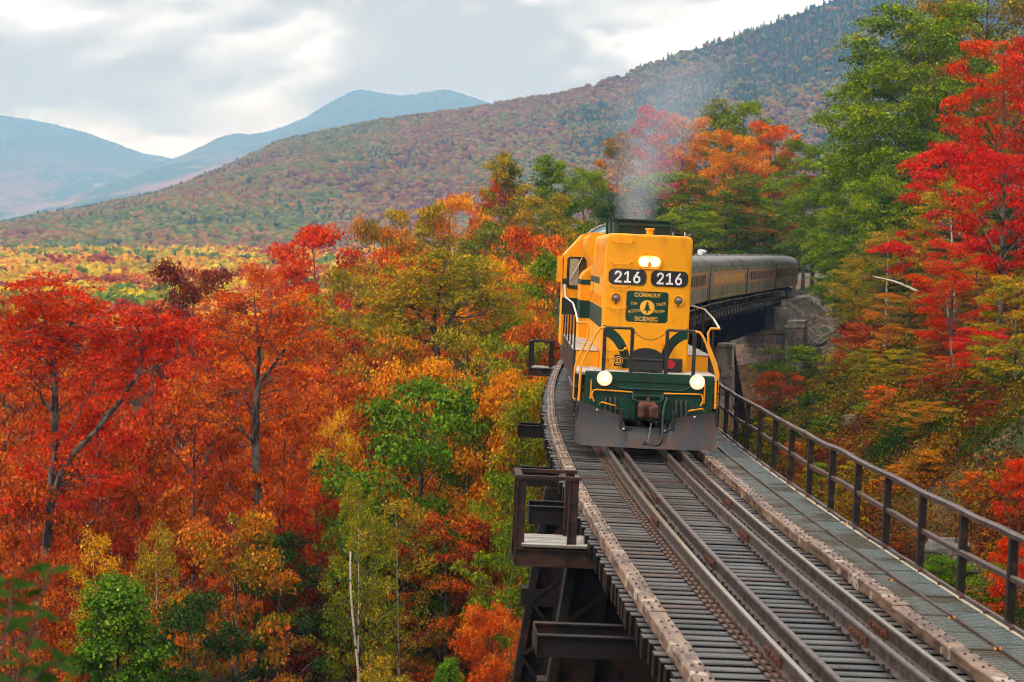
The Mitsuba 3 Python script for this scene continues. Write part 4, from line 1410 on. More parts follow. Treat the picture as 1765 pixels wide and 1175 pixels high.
m = MB().tube([[0.40, PY - 0.10, 1.10], [0.36, PY - 0.16, 0.98], [0.32, PY - 0.24, 0.74]], [0.065, 0.04, 0.045], 10)
lp('angle_cock', m, 'paint_green', 40)
m = MB()
for k in range(12):
    a = np.array([0.07 - 0.01 * k * 0.4, PY - 0.55, 0.60 - 0.033 * k])
    t = np.linspace(0, 2 * np.pi, 9)
    e = np.array([1, 0, 0]) if k % 2 else np.array([0, 1, 0])
    m.tube([a + e * 0.012 * math.cos(q) + np.array([0, 0, 0.024]) * math.sin(q) for q in t], 0.005, 4, False)
lp('hose_chain', m, 'chrome', 40)

# plow: two curved wings with a notch for the coupler
def wing(sx):
    """Plough wing: columns across, curved section."""
    xs = np.linspace(0.0, 1.46, 18)
    rows = 9
    V = []
    for x in xs:
        z1 = 0.47 if x < 0.46 else 0.70 + (x - 0.50) * (0.29 if sx < 0 else 0.18)
        if 0.46 <= x < 0.52:
            z1 = 0.70
        z0 = 0.085 if x < 1.38 else 0.085 + (x - 1.38) * 0.9
        y_edge = PY - 0.62 + 0.16 * x
        for i in range(rows):
            w = i / (rows - 1)
            z = z0 + (z1 - z0) * w
            V.append([sx * x, y_edge + 0.20 * math.sin(w * 1.7) + 0.05 * w, z])
    V = np.array(V)
    n = len(xs)
    f = []
    for i in range(n - 1):
        for j in range(rows - 1):
            a = i * rows + j
            q = [a, a + rows, a + rows + 1, a + 1]
            f += [[q[0], q[1], q[2]], [q[0], q[2], q[3]]]
    f = np.array(f)
    back = V + [0, 0.025, 0]
    edge = []
    loop = [i * rows for i in range(n)] + [(n - 1) * rows + j for j in range(1, rows)] + [i * rows + rows - 1 for i in range(n - 2, -1, -1)] + list(range(rows - 2, 0, -1))
    N = len(V)
    for a, b in zip(loop, loop[1:] + loop[:1]):
        edge += [[a, a + N, b], [b, a + N, b + N]]
    F = np.vstack([f, f[:, ::-1] + N, np.array(edge)])
    if sx < 0:
        F = F[:, ::-1]
    return trimesh.Trimesh(np.vstack([V, back]), F, process=False)


plow = loco + '__plow'
for sx in (-1, 1):
    lp('blade', wing(sx), 'plow_steel', 30, parent=plow)
m = MB().cbox([-0.56, PY - 0.33, 0.40], [0.56, PY - 0.25, 0.50], 0.01)
m.cbox([-0.57, PY - 0.34, 0.42], [-0.50, PY - 0.22, 0.86], 0.01).cbox([0.50, PY - 0.34, 0.42], [0.57, PY - 0.22, 0.84], 0.01)
lp('notch_frame', m, 'paint_black', parent=plow)
m = MB()
for x in (-1.44, 1.44):
    m.cbox([x - 0.02, PY - 0.2, 0.12], [x + 0.02, PY + 0.2, 0.90], 0.008)
lp('end_plate', m, 'paint_black', parent=plow)
for x, z in ((-1.03, 0.80), (-0.47, 0.445), (0.36, 0.445), (0.55, 0.68), (0.98, 0.74)):
    s_ = trimesh.creation.icosphere(subdivisions=2, radius=0.032)
    s_.apply_translation([x, PY - 0.36 + 0.16 * abs(x) * (abs(x) > 0.5) - (0.0 if abs(x) > 0.5 else -0.01), z])
    lp('bolt_head', s_, 'chrome', True, parent=plow)

# handrails
for x0, x1 in ((-0.93, -0.36), (0.36, 0.93)):
    m = MB()
    for x in (x0, x1):
        m.bar([x, PY + 0.06, 1.56], [x, PY + 0.06, 2.50], 0.075, 0.04, (0, 1, 0))
    gate = lp('front_railing', m, 'paint_black')
    m = MB().tube([[x0, PY + 0.06, 2.50], [x1, PY + 0.06, 2.50]], 0.028, 8)
    lp('bar', m, 'paint_black', 40, parent=gate)
for sx in (-1, 1):
    m = MB().tube([[sx * 0.93, PY + 0.06, 2.50], [sx * 1.03, PY + 0.05, 2.48], [sx * 1.12, PY + 0.03, 2.36], [sx * 1.36, PY + 0.0, 1.78], [sx * 1.40, PY - 0.02, 1.62], [sx * 1.41, PY - 0.03, 0.92]], 0.026, 8)
    lp('step_handrail', m, 'paint_orange_rail', 40)
    m = MB().tube([[sx * 1.49, PY + 0.62, 2.56], [sx * 1.30, PY + 0.60, 2.56], [sx * 1.25, PY + 0.59, 2.46], [sx * 1.27, PY + 0.58, 2.22], [sx * 1.44, PY + 0.55, 1.84], [sx * 1.50, PY + 0.5, 1.62], [sx * 1.50, PY + 0.48, 0.98], [sx * 1.44, PY + 0.40, 0.93], [sx * 1.41, PY + 0.2, 0.95]], 0.026, 8)
    lp('step_handrail', m, 'paint_orange_rail', 40)
    # the long handrail on its stanchions beside the hood
    pts = [[sx * 1.49, PY + 0.62, 2.56]]
    for y in np.arange(0.6, 9.9, 2.3):
        m = MB().bar([sx * 1.49, y, 1.60], [sx * 1.49, y, 2.86 if y > 1.5 else 2.72], 0.04, 0.045, (0, 1, 0))
        lp('stanchion', m, 'paint_black')
        pts.append([sx * 1.49, y, 2.88 if y > 1.5 else 2.72])
    m = MB().tube(pts + [[sx * 1.52, 10.0, 3.2]], 0.02, 7)
    lp('long_handrail', m, 'white_bar', 40)
m = MB()
for k in range(30):
    u = (k + 0.5) / 30
    x = -0.36 + 0.72 * u
    z = 2.48 - 0.20 * (1 - (2 * u - 1) ** 2)
    t = np.linspace(0, 2 * np.pi, 9)
    slope = 0.20 * 4 * (2 * u - 1) / 0.72 * 0.72
    d = np.array([1, 0, slope * 0.5])
    d /= np.linalg.norm(d)
    e = np.array([0, 1, 0]) if k % 2 else np.array([-d[2], 0, d[0]])
    m.tube([np.array([x, PY + 0.06, z]) + d * 0.018 * math.cos(q) + e * 0.010 * math.sin(q) for q in t], 0.0042, 4, False)
lp('safety_chain', m, 'spike_dark', 40)

# ------------------------------------------------------------------ the cars
pbr('car_side', worn((0.205, 0.195, 0.14), (0.13, 0.09, 0.06), 1.5, 0.45, 0.75, 0.5), 0.4)
pbr('car_side_olive', worn((0.185, 0.182, 0.105), (0.12, 0.08, 0.045), 1.5, 0.45, 0.75, 0.5), 0.4)
pbr('car_roof', worn((0.14, 0.135, 0.125), (0.08, 0.075, 0.07), 1.2, 0.42, 0.7), 0.40, 0.3)
pbr('car_band', worn((0.36, 0.19, 0.14), (0.24, 0.12, 0.09), 2.0, 0.45, 0.75), 0.4)
pbr('car_band_dark', (0.05, 0.02, 0.025), 0.35)
pbr('car_line', (0.52, 0.22, 0.03), 0.45)
pbr('car_end', (0.02, 0.035, 0.028), 0.5)
pbr('car_glass', (0.012, 0.010, 0.012), 0.3, 0, 0.25)
pbr('car_gold_reflection', (0.62, 0.31, 0.035), 0.5)  # golden reflection of the trees painted in as the pane colour
CL = 25.4
roof_arc = [(1.52, 3.30), (1.50, 3.42), (1.40, 3.66), (1.20, 3.86), (0.85, 4.0), (0.4, 4.07), (0.0, 4.09)]


def passenger_car(y_front, label, body='car_side', band='car_band', n_win=14, gold_reflection=False, dome=False, dark=False):
    key = thing('dome_car' if dome else 'passenger_car', label, 'railway car', 'cars coupled behind the engine')
    M = track_matrix(s_of(y_front), CL)

    def cp(name, m, bsdf, smooth=30, parent=None, kind=None):
        return put(name, m.done() if isinstance(m, MB) else m, bsdf, smooth=smooth, to_world=M, parent=parent or key, kind=kind)

    lo = [(-1.50, 1.02), (1.50, 1.02), (1.53, 1.2), (1.53, 3.30), (-1.53, 3.30), (-1.53, 1.2)]
    q = trimesh.creation.extrude_polygon(Polygon(lo), CL, engine='earcut')
    v = np.array(q.vertices)
    cp('body', trimesh.Trimesh(np.stack([v[:, 0], v[:, 2], v[:, 1]], 1), q.faces[:, ::-1], process=False), body)
    prof = roof_arc + [(-x, z) for x, z in roof_arc[-2::-1]] + [(-1.53, 3.30), (1.53, 3.30)][:0]
    rings = []
    for y, s in ((-0.02, 0.86), (0.25, 0.97), (0.7, 1.0), (CL - 0.7, 1.0), (CL - 0.25, 0.97), (CL + 0.02, 0.86)):
        rings.append(np.array([[x * (0.97 + 0.03 * s), y, 3.30 + (z - 3.30) * s] for x, z in prof]))
    m = MB()
    kk = len(prof)
    v = np.vstack(rings)
    f = []
    for i in range(len(rings) - 1):
        for j in range(kk - 1):
            a = i * kk + j
            f += [[a, a + 1, a + kk + 1], [a, a + kk + 1, a + kk]]
    m.add(v, np.array(f)[:, ::-1])
    for r_ in (rings[0], rings[-1]):
        e = np.vstack([r_, [[r_[:, 0].mean(), r_[0, 1], 3.3]]])
        ff = [[j, j + 1, kk] for j in range(kk - 1)]
        m.add(e, ff if r_ is rings[0] else np.array(ff)[:, ::-1])
    rf = cp('roof', m, 'car_roof', 40)
    for y in np.linspace(2.5, CL - 2.5, 6):
        m = MB().cbox([-0.25, y, 4.05], [0.25, y + 0.5, 4.2], 0.03)
        cp('roof_vent', m, 'car_roof', parent=rf)
    for sx in (-1, 1):
        a, b = sorted((sx * 1.531, sx * 1.545))
        w = MB().box([a, 0.4, 2.02], [b, CL - 0.4, 2.95])
        bd = cp('window_band', w, 'car_band_dark' if dark else band, False)
        m = MB()
        for z in (1.97, 2.95):
            m.box([a, 0.3, z], [b + (0.004 if sx > 0 else 0), CL - 0.3, z + 0.05])
        m.box([a, 0.3, 1.14], [b, CL - 0.3, 1.18])
        cp('trim_line', m, 'car_line', False)
        if sx > 0:
            pitch = (CL - 4.2) / n_win
            for i in range(n_win):
                y = 2.1 + i * pitch
                o = 1.549
                m = MB()
                y0, y1, z0, z1 = y + 0.06 * pitch, y + (0.98 if dark else 0.80) * pitch, 2.10, 2.88
                for lo_, hi_ in (([o - 0.003, y0, z0], [o + 0.016, y0 + 0.05, z1]), ([o - 0.003, y1 - 0.05, z0], [o + 0.016, y1, z1]), ([o - 0.003, y0 + 0.05, z0], [o + 0.016, y1 - 0.05, z0 + 0.05]), ([o - 0.003, y0 + 0.05, z1 - 0.05], [o + 0.016, y1 - 0.05, z1])):
                    m.box(lo_, hi_)
                wk = cp('window', m, 'car_band_dark' if dark else band, False)
                cp('pane', MB().box([o - 0.003, y0 + 0.05, z0 + 0.05], [o + 0.004, y1 - 0.05, z1 - 0.05]), 'car_gold_reflection' if gold_reflection else 'car_glass', False, parent=wk)
    for y0, y1 in ((-0.32, -0.0), (CL, CL + 0.32)):
        m = MB().cbox([-0.62, y0, 1.05], [0.62, y1, 3.45], 0.06)
        cp('vestibule', m, 'car_end')
    for y0, y1 in ((-0.03, 0.3), (CL - 0.3, CL + 0.03)):
        cp('end_post', MB().box([1.49, y0, 1.05], [1.536, y1, 3.3]), 'car_end', False)
    for y in (2.4, CL - 4.9):
        tr = cp('truck', MB().cbox([-1.2, y, 0.35], [-1.0, y + 2.5, 0.8], 0.06).cbox([1.0, y, 0.35], [1.2, y + 2.5, 0.8], 0.06).cbox([-1.0, y + 0.9, 0.4], [1.0, y + 1.6, 0.95], 0.05), 'trestle_steel')
        for yy in (y + 0.1, y + 2.4):
            for x in (-0.75, 0.75):
                cp('wheel', MB().tube([[x - 0.06, yy, 0.46], [x + 0.06, yy, 0.46]], 0.457, 20), 'plow_steel', 30, parent=tr)
    m = MB().cbox([-1.1, 7.2, 0.5], [1.25, 11.5, 1.01], 0.05).cbox([-1.2, 12.6, 0.55], [1.2, 16.0, 1.01], 0.05)
    cp('underframe_box', m, 'trestle_steel')
    if dome:
        y0, y1 = 6.0, 15.5
        a = np.linspace(0.05, np.pi - 0.05, 15)
        sec = np.stack([1.40 * np.cos(a), 3.72 + 1.42 * np.sin(a)], 1)
        ys = np.linspace(y0, y1, 9)
        g = MB()
        for i, y in enumerate(ys):
            e = 0.80 if i in (0, 8) else 1.0
            t = np.stack([sec[:, 0] * e, np.full(15, y), 3.72 + (sec[:, 1] - 3.72) * e], 1)
            fr = MB().tube(t, 0.06, 6)
            dk = cp('dome_rib', fr, 'car_roof', 40)
        v = []
        for i, y in enumerate(ys):
            e = 0.79 if i in (0, 8) else 0.985
            v.append(np.stack([sec[:, 0] * e, np.full(15, y), 3.72 + (sec[:, 1] - 3.72) * e], 1))
        f = []
        for i in range(8):
            for j in range(14):
                q = i * 15 + j
                f += [[q, q + 1, q + 16], [q, q + 16, q + 15]]
        f += [[0, j, j + 1] for j in range(1, 14)] + [[120, 120 + j + 1, 120 + j] for j in range(1, 14)]
        g.add(np.vstack(v), f)
        cp('dome_glass', g, 'dome_pane', 40)
        for sx in (-1, 1):
            cp('dome_rail', MB().tube([[sx * 1.36, y0, 3.75], [sx * 1.36, y1, 3.75]], 0.06, 6), 'car_roof', 40)
    return key, M


pbr('dome_pane', (0.16, 0.26, 0.30), 0.08, 0.3, 0.9)
passenger_car(62.3, 'dome car right behind the engine, only its curved glass roof showing', dome=True)
passenger_car(88.6, 'passenger car hidden behind the engine except for its gray roof and side', n_win=12)
passenger_car(114.8, 'first passenger car to show beside the engine, with a brown window band', n_win=12)
c2, M2 = passenger_car(141.3, 'second passenger car from the engine, tall windows with golden reflections painted on', body='car_side_olive', n_win=16, gold_reflection=True)
passenger_car(166.8, 'third passenger car from the engine with a row of narrow dark windows', n_win=15)
passenger_car(192.2, 'last passenger car with one long dark window strip', body='car_side', n_win=9, dark=True)
m = MB().tube([[0.2, -1.2, 4.1], [0.2, -1.2, 4.3]], [0.35, 0.25], 12)
put('roof_fan', m.done(), 'trestle_steel', smooth=30, to_world=M2, parent=c2)
m = MB().tube([[0.4, 4.0, 4.02], [0.4, 4.0, 4.3]], 0.03, 6).tube([[0.25, 3.8, 4.34], [0.55, 4.5, 4.38]], [0.22, 0.10], 10)
put('roof_horn', m.done(), 'letter_white', smooth=30, to_world=M2, parent=c2)

# ------------------------------------------------------------------ trees
def bezier(p0, p1, p2, n):
    t = np.linspace(0, 1, n)[:, None]
    return p0 * (1 - t) ** 2 + 2 * p1 * t * (1 - t) + p2 * t * t


PROFILE = {
    'round': lambda t: np.sin(np.pi * (0.14 + 0.78 * t)) ** 0.65,
    'vase': lambda t: np.sin(np.pi * (0.05 + 0.80 * t ** 1.25)) ** 0.8,
    'cone': lambda t: 0.10 + 0.92 * (1 - t) ** 0.85,
    'oval': lambda t: np.sin(np.pi * (0.10 + 0.84 * t)) ** 0.8,
    'spire': lambda t: 0.12 + 0.95 * np.sin(np.pi * (0.2 + 0.75 * t)) ** 1.1,
    'bush': lambda t: np.sqrt(np.clip(1 - (1.0 * t) ** 2.2, 0.03, 1)),
}


def sprays(C, CR, per, clump, flat, leaf, seed, r):
    """Leaf sprays round the centres C with radii CR: vertices, faces, tone and position per leaf."""
    C, CR = np.array(C), np.array(CR)
    m = np.maximum(6, (per * (CR / clump) ** 2 * r.uniform(0.7, 1.3, len(C))).astype(int))
    idx = np.repeat(np.arange(len(C)), m)
    n = len(idx)
    a = r.uniform(0, 2 * np.pi, n)
    q = np.sqrt(r.uniform(0, 1, n))
    rr = CR[idx]
    off = np.stack([np.cos(a) * q * rr, np.sin(a) * q * rr, r.normal(0, flat * 0.5, n) * rr - 0.28 * q ** 2 * rr], 1)
    # every spray is stretched and turned its own way
    st = r.uniform(0.7, 1.35, len(C))[idx]
    sa = r.uniform(0, np.pi, len(C))[idx]
    c, s = np.cos(sa), np.sin(sa)
    x, y = off[:, 0] * c + off[:, 1] * s, -off[:, 0] * s + off[:, 1] * c
    x, y = x * st, y / st
    off[:, 0], off[:, 1] = x * c - y * s, x * s + y * c
    tilt = r.normal(0, 0.18, (len(C), 2))[idx]
    off[:, 2] += off[:, 0] * tilt[:, 0] + off[:, 1] * tilt[:, 1]
    pos = C[idx] + off
    nrm = np.stack([np.cos(a) * q * 0.5, np.sin(a) * q * 0.5, np.full(n, 0.75)], 1) + r.normal(0, 0.5, (n, 3))
    v, f = leaf_quads(pos, nrm, leaf * r.uniform(0.65, 1.35, n), r, 0.78)
    tone = 0.55 * r.uniform(0, 1, len(C))[idx] + 0.45 * meshkit.noise(pos * 0.45 + seed, seed)
    tone = np.clip(0.5 + (tone - 0.5) * 1.15 + r.normal(0, 0.10, n), 0, 1)
    return v, f, tone, pos


def make_tree(seed, H, R, cb, shape, limbs, leaf, per, flat=0.30, clump=0.62, trunk=0.24, stems=1, gaps=0.0, subs=(4, 7), upward=0.55):
    """Trunk, limbs and branches with leaf sprays at their ends. Returns wood mesh and (leaf vertices, faces, tone per leaf, height per leaf)."""
    r = np.random.default_rng(seed)
    wood, branches = MB(), MB()
    C, CR = [], []
    prof = PROFILE[shape]
    for stem in range(stems):
        lean = r.normal(0, 0.035 if stems == 1 else 0.22, 2)
        zt = H * 0.93
        n = 9
        q = np.linspace(0, 1, n)
        wob = np.cumsum(r.normal(0, 0.012 * H / 3, (n, 2)), 0) * 0.6
        tr = np.stack([lean[0] * H * q * 0.5 + wob[:, 0] * q, lean[1] * H * q * 0.5 + wob[:, 1] * q, q * zt], 1)
        tr[0, 2] = -1.2
        rad = trunk * (1 - 0.86 * q ** 0.9) / (1 if stems == 1 else 1.6)
        rad[0] *= 1.35
        wood.tube(tr, rad, 7, False)
        nl = max(3, limbs // stems)
        for i in range(nl):
            t = (i + r.uniform(0.2, 0.8)) / nl
            az = i * 2.39996 + r.normal(0, 0.35) + stem
            rr = R * prof(np.array(t)) * r.uniform(0.72, 1.12) / (1 if stems == 1 else 1.25)
            tip_z = H * cb + t * (H - H * cb) * 0.985
            base_z = max(tip_z - rr * upward * r.uniform(0.8, 1.3) - 0.2, H * cb * 0.75)
            base_z = min(base_z, H * 0.90)
            b = np.array([np.interp(base_z / zt, q, tr[:, 0]), np.interp(base_z / zt, q, tr[:, 1]), base_z])
            out = np.array([math.cos(az), math.sin(az), 0.0])
            tip = np.array([b[0], b[1], 0]) + out * rr + np.array([0, 0, tip_z])
            mid = b + out * rr * 0.45 + np.array([0, 0, (tip_z - base_z) * 0.75])
            L = bezier(b, mid, tip, 7)
            L[1:-1] += r.normal(0, 0.03 * rr, (5, 3))
            w0 = np.interp(base_z / zt, q, rad) * 0.55
            branches.tube(L, np.linspace(w0, 0.012, 7), 5, False)
            ns = r.integers(*subs)
            C.append(tip)
            CR.append(clump * r.uniform(0.7, 1.1))
            for k in range(ns):
                u = 0.28 + 0.70 * (k + r.uniform(0, 1)) / ns
                p = L[min(6, int(u * 6))] * (1 - (u * 6) % 1) + L[min(6, int(u * 6) + 1)] * ((u * 6) % 1)
                side = 1 if k % 2 else -1
                a2 = az + side * r.uniform(0.5, 1.25)
                l2 = rr * r.uniform(0.28, 0.5) * (1.15 - 0.5 * u) + 0.15
                e = p + np.array([math.cos(a2), math.sin(a2), 0]) * l2 + np.array([0, 0, l2 * r.uniform(0.0, 0.45)])
                branches.tube(np.array([p, (p + e) / 2 + [0, 0, l2 * 0.1], e]), np.array([w0 * 0.3 * (1 - u * 0.5), w0 * 0.18, 0.008]), 4, False)
                if r.uniform() > gaps:
                    C.append(e)
                    CR.append(clump * r.uniform(0.7, 1.15))
                if r.uniform() > gaps + 0.15:
                    C.append((p + e) / 2 + r.normal(0, 0.12, 3) * clump)
                    CR.append(clump * r.uniform(0.55, 0.9))
        C.append(tr[-1] + [0, 0, H * 0.03])
        CR.append(clump * 0.7)
    v, f, tone, pos = sprays(C, CR, per, clump, flat, leaf, seed, r)
    return wood.done(), branches.done(), v, f, tone, (pos[:, 2] - H * cb) / (H * (1 - cb))


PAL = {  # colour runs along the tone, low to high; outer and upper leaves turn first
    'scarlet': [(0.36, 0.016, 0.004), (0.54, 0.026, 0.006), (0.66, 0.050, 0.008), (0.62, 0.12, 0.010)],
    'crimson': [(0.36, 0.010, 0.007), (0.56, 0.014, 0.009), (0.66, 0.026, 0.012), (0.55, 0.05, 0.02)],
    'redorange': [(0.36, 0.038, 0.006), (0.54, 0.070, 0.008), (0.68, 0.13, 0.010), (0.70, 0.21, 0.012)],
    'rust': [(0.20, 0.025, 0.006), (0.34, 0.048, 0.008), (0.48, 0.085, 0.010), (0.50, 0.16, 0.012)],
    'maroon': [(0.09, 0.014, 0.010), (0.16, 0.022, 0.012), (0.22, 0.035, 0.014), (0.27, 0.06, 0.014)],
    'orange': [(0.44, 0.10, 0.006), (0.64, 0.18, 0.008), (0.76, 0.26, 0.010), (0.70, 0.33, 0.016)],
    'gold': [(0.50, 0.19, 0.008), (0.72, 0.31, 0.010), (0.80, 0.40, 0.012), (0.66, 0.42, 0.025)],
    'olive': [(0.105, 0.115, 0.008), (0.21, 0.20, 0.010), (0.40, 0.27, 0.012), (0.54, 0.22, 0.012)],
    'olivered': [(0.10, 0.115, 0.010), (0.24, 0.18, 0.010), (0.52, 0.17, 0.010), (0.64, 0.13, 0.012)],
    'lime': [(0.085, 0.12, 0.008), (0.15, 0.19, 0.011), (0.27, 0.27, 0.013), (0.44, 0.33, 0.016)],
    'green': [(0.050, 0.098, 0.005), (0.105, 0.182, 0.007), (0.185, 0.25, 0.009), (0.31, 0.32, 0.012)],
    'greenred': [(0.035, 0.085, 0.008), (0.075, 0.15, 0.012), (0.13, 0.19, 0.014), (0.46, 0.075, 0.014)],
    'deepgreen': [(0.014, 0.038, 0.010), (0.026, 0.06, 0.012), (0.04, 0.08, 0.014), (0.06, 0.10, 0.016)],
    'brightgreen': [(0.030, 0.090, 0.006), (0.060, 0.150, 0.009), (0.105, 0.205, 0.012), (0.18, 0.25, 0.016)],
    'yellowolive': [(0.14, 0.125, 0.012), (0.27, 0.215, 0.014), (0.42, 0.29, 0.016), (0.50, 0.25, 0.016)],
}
KIND = {  # H, R, crown base, shape, limbs, leaf, per, ...
    'maple': dict(H=16, R=4.6, cb=0.34, shape='round', limbs=25, leaf=0.18, per=150, clump=1.05, flat=0.24, subs=(3, 6), trunk=0.25),
    'sparse': dict(H=16, R=4.6, cb=0.42, shape='vase', limbs=21, leaf=0.175, per=125, clump=0.95, subs=(3, 6), trunk=0.25, gaps=0.14, upward=0.85),
    'layered': dict(H=13, R=4.2, cb=0.20, shape='round', limbs=24, leaf=0.165, per=140, flat=0.18, clump=1.0, subs=(3, 6), trunk=0.19, upward=0.35),
    'dense': dict(H=11, R=4.0, cb=0.12, shape='round', limbs=40, leaf=0.15, per=165, flat=0.34, clump=0.92, subs=(3, 6), trunk=0.2),
    'birch': dict(H=14, R=2.5, cb=0.30, shape='oval', limbs=34, leaf=0.11, per=76, flat=0.6, clump=0.50, trunk=0.13, subs=(3, 6), gaps=0.1),
    'cone': dict(H=10, R=2.7, cb=0.06, shape='cone', limbs=46, leaf=0.105, per=125, flat=0.4, clump=0.52, trunk=0.15, upward=0.4),
    'spire': dict(H=15, R=2.5, cb=0.22, shape='spire', limbs=36, leaf=0.17, per=60, flat=0.4, clump=0.58, trunk=0.2),
    'big': dict(H=20, R=6.4, cb=0.26, shape='round', limbs=40, leaf=0.20, per=150, flat=0.28, clump=1.25, subs=(4, 6), trunk=0.34),
    'shrub': dict(H=3.4, R=1.7, cb=0.06, shape='bush', limbs=22, leaf=0.095, per=72, flat=0.5, clump=0.42, trunk=0.05, stems=3, subs=(3, 5)),
    'sapling': dict(H=4.6, R=1.25, cb=0.14, shape='oval', limbs=20, leaf=0.12, per=46, flat=0.5, clump=0.40, trunk=0.05, subs=(3, 5), gaps=0.1),
}
_proto, _wood = {}, {}
VARIANTS = {'maple': 2, 'sparse': 2, 'layered': 2, 'shrub': 2, 'birch': 2}
_geo = {}


def prototype(kind, pal, var):
    """A shapegroup for the crown of this kind and palette, one for its wood."""
    var = var % VARIANTS.get(kind, 1)
    g = (kind, var)
    if g not in _geo:
        _geo[g] = make_tree(100 + 17 * var + 7 * list(KIND).index(kind), **KIND[kind])
        bark = 'birch_bark' if kind == 'birch' else 'bark'
        scene[f'group_limbs_{kind}_{var}'] = {'type': 'shapegroup', 'limbs': mikit.ply(_geo[g][1], 'bark', smooth=True)}
        scene[f'group_wood_{kind}_{var}'] = {'type': 'shapegroup', 'trunk': mikit.ply(_geo[g][0], bark, smooth=True)}
    key = f'group_crown_{kind}_{pal}_{var}'
    if key not in scene:
        _, _, v, f, tone, up = _geo[g]
        r = np.random.default_rng(len(scene))
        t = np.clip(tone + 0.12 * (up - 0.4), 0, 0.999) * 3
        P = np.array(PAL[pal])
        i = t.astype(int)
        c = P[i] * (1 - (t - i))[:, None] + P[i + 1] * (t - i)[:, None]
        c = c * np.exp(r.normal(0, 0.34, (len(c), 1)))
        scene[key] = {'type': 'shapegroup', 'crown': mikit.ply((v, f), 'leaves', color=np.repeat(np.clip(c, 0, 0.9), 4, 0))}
    return f'group_wood_{kind}_{var}', key


tree_rng = np.random.default_rng(77)


def plant(name, kind, pal, base, H, W, label, group=None, cat='tree', var=None, turn=None, lean=(0, 0)):
    K = KIND[kind]
    var = int(tree_rng.integers(0, 6)) if var is None else var
    wood_g, crown_g = prototype(kind, pal, var)
    sz, sr = H / K['H'], W / (2 * K['R'])
    sr = float(np.clip(sr, sz * 0.55, sz * 1.75))
    a = tree_rng.uniform(0, 360) if turn is None else turn
    m = T().translate(list(map(float, base))) @ T().rotate([0, 1, 0], lean[0]) @ T().rotate([1, 0, 0], lean[1]) @ T().rotate([0, 0, 1], a) @ T().scale([sr, sr, sz])
    key = thing(name, label, cat, group)
    scene[key + '__trunk'] = {'type': 'instance', 'to_world': m, 'group': {'type': 'ref', 'id': wood_g}}
    scene[key + '__branches'] = {'type': 'instance', 'to_world': m, 'group': {'type': 'ref', 'id': wood_g.replace('wood', 'limbs')}}
    scene[key + '__crown'] = {'type': 'instance', 'to_world': m, 'group': {'type': 'ref', 'id': crown_g}}
    return key


def tree_at(px, top, w, y, kind, pal, label, name=None, group=None, dz=0.0, minH=2.0, Hmax=None, **k):
    """A tree surveyed from the photograph: crown's middle and top in photo pixels, crown width in pixels, distance in metres; it stands on the ground there."""
    p = at(px, top, y)
    g = float(ground(p[0], p[1])) + dz
    H = max(minH, p[2] - g)
    base = [p[0], p[1], g]
    if Hmax and H > Hmax:
        base[2], H = p[2] - Hmax, Hmax
    name = name or {'birch': 'birch_tree', 'shrub': 'shrub', 'sapling': 'sapling', 'cone': 'young_tree', 'spire': 'tree'}.get(kind, 'maple_tree')
    return plant(name, kind, pal, base, H, w / F_PX * y, label, group, 'shrub' if kind == 'shrub' else 'tree', **k)


GL, GB, GR, GS = 'trees on the slope left of the trestle', 'trees behind the train', 'trees on the bank right of the track', 'shrubs on the bank right of the trestle'
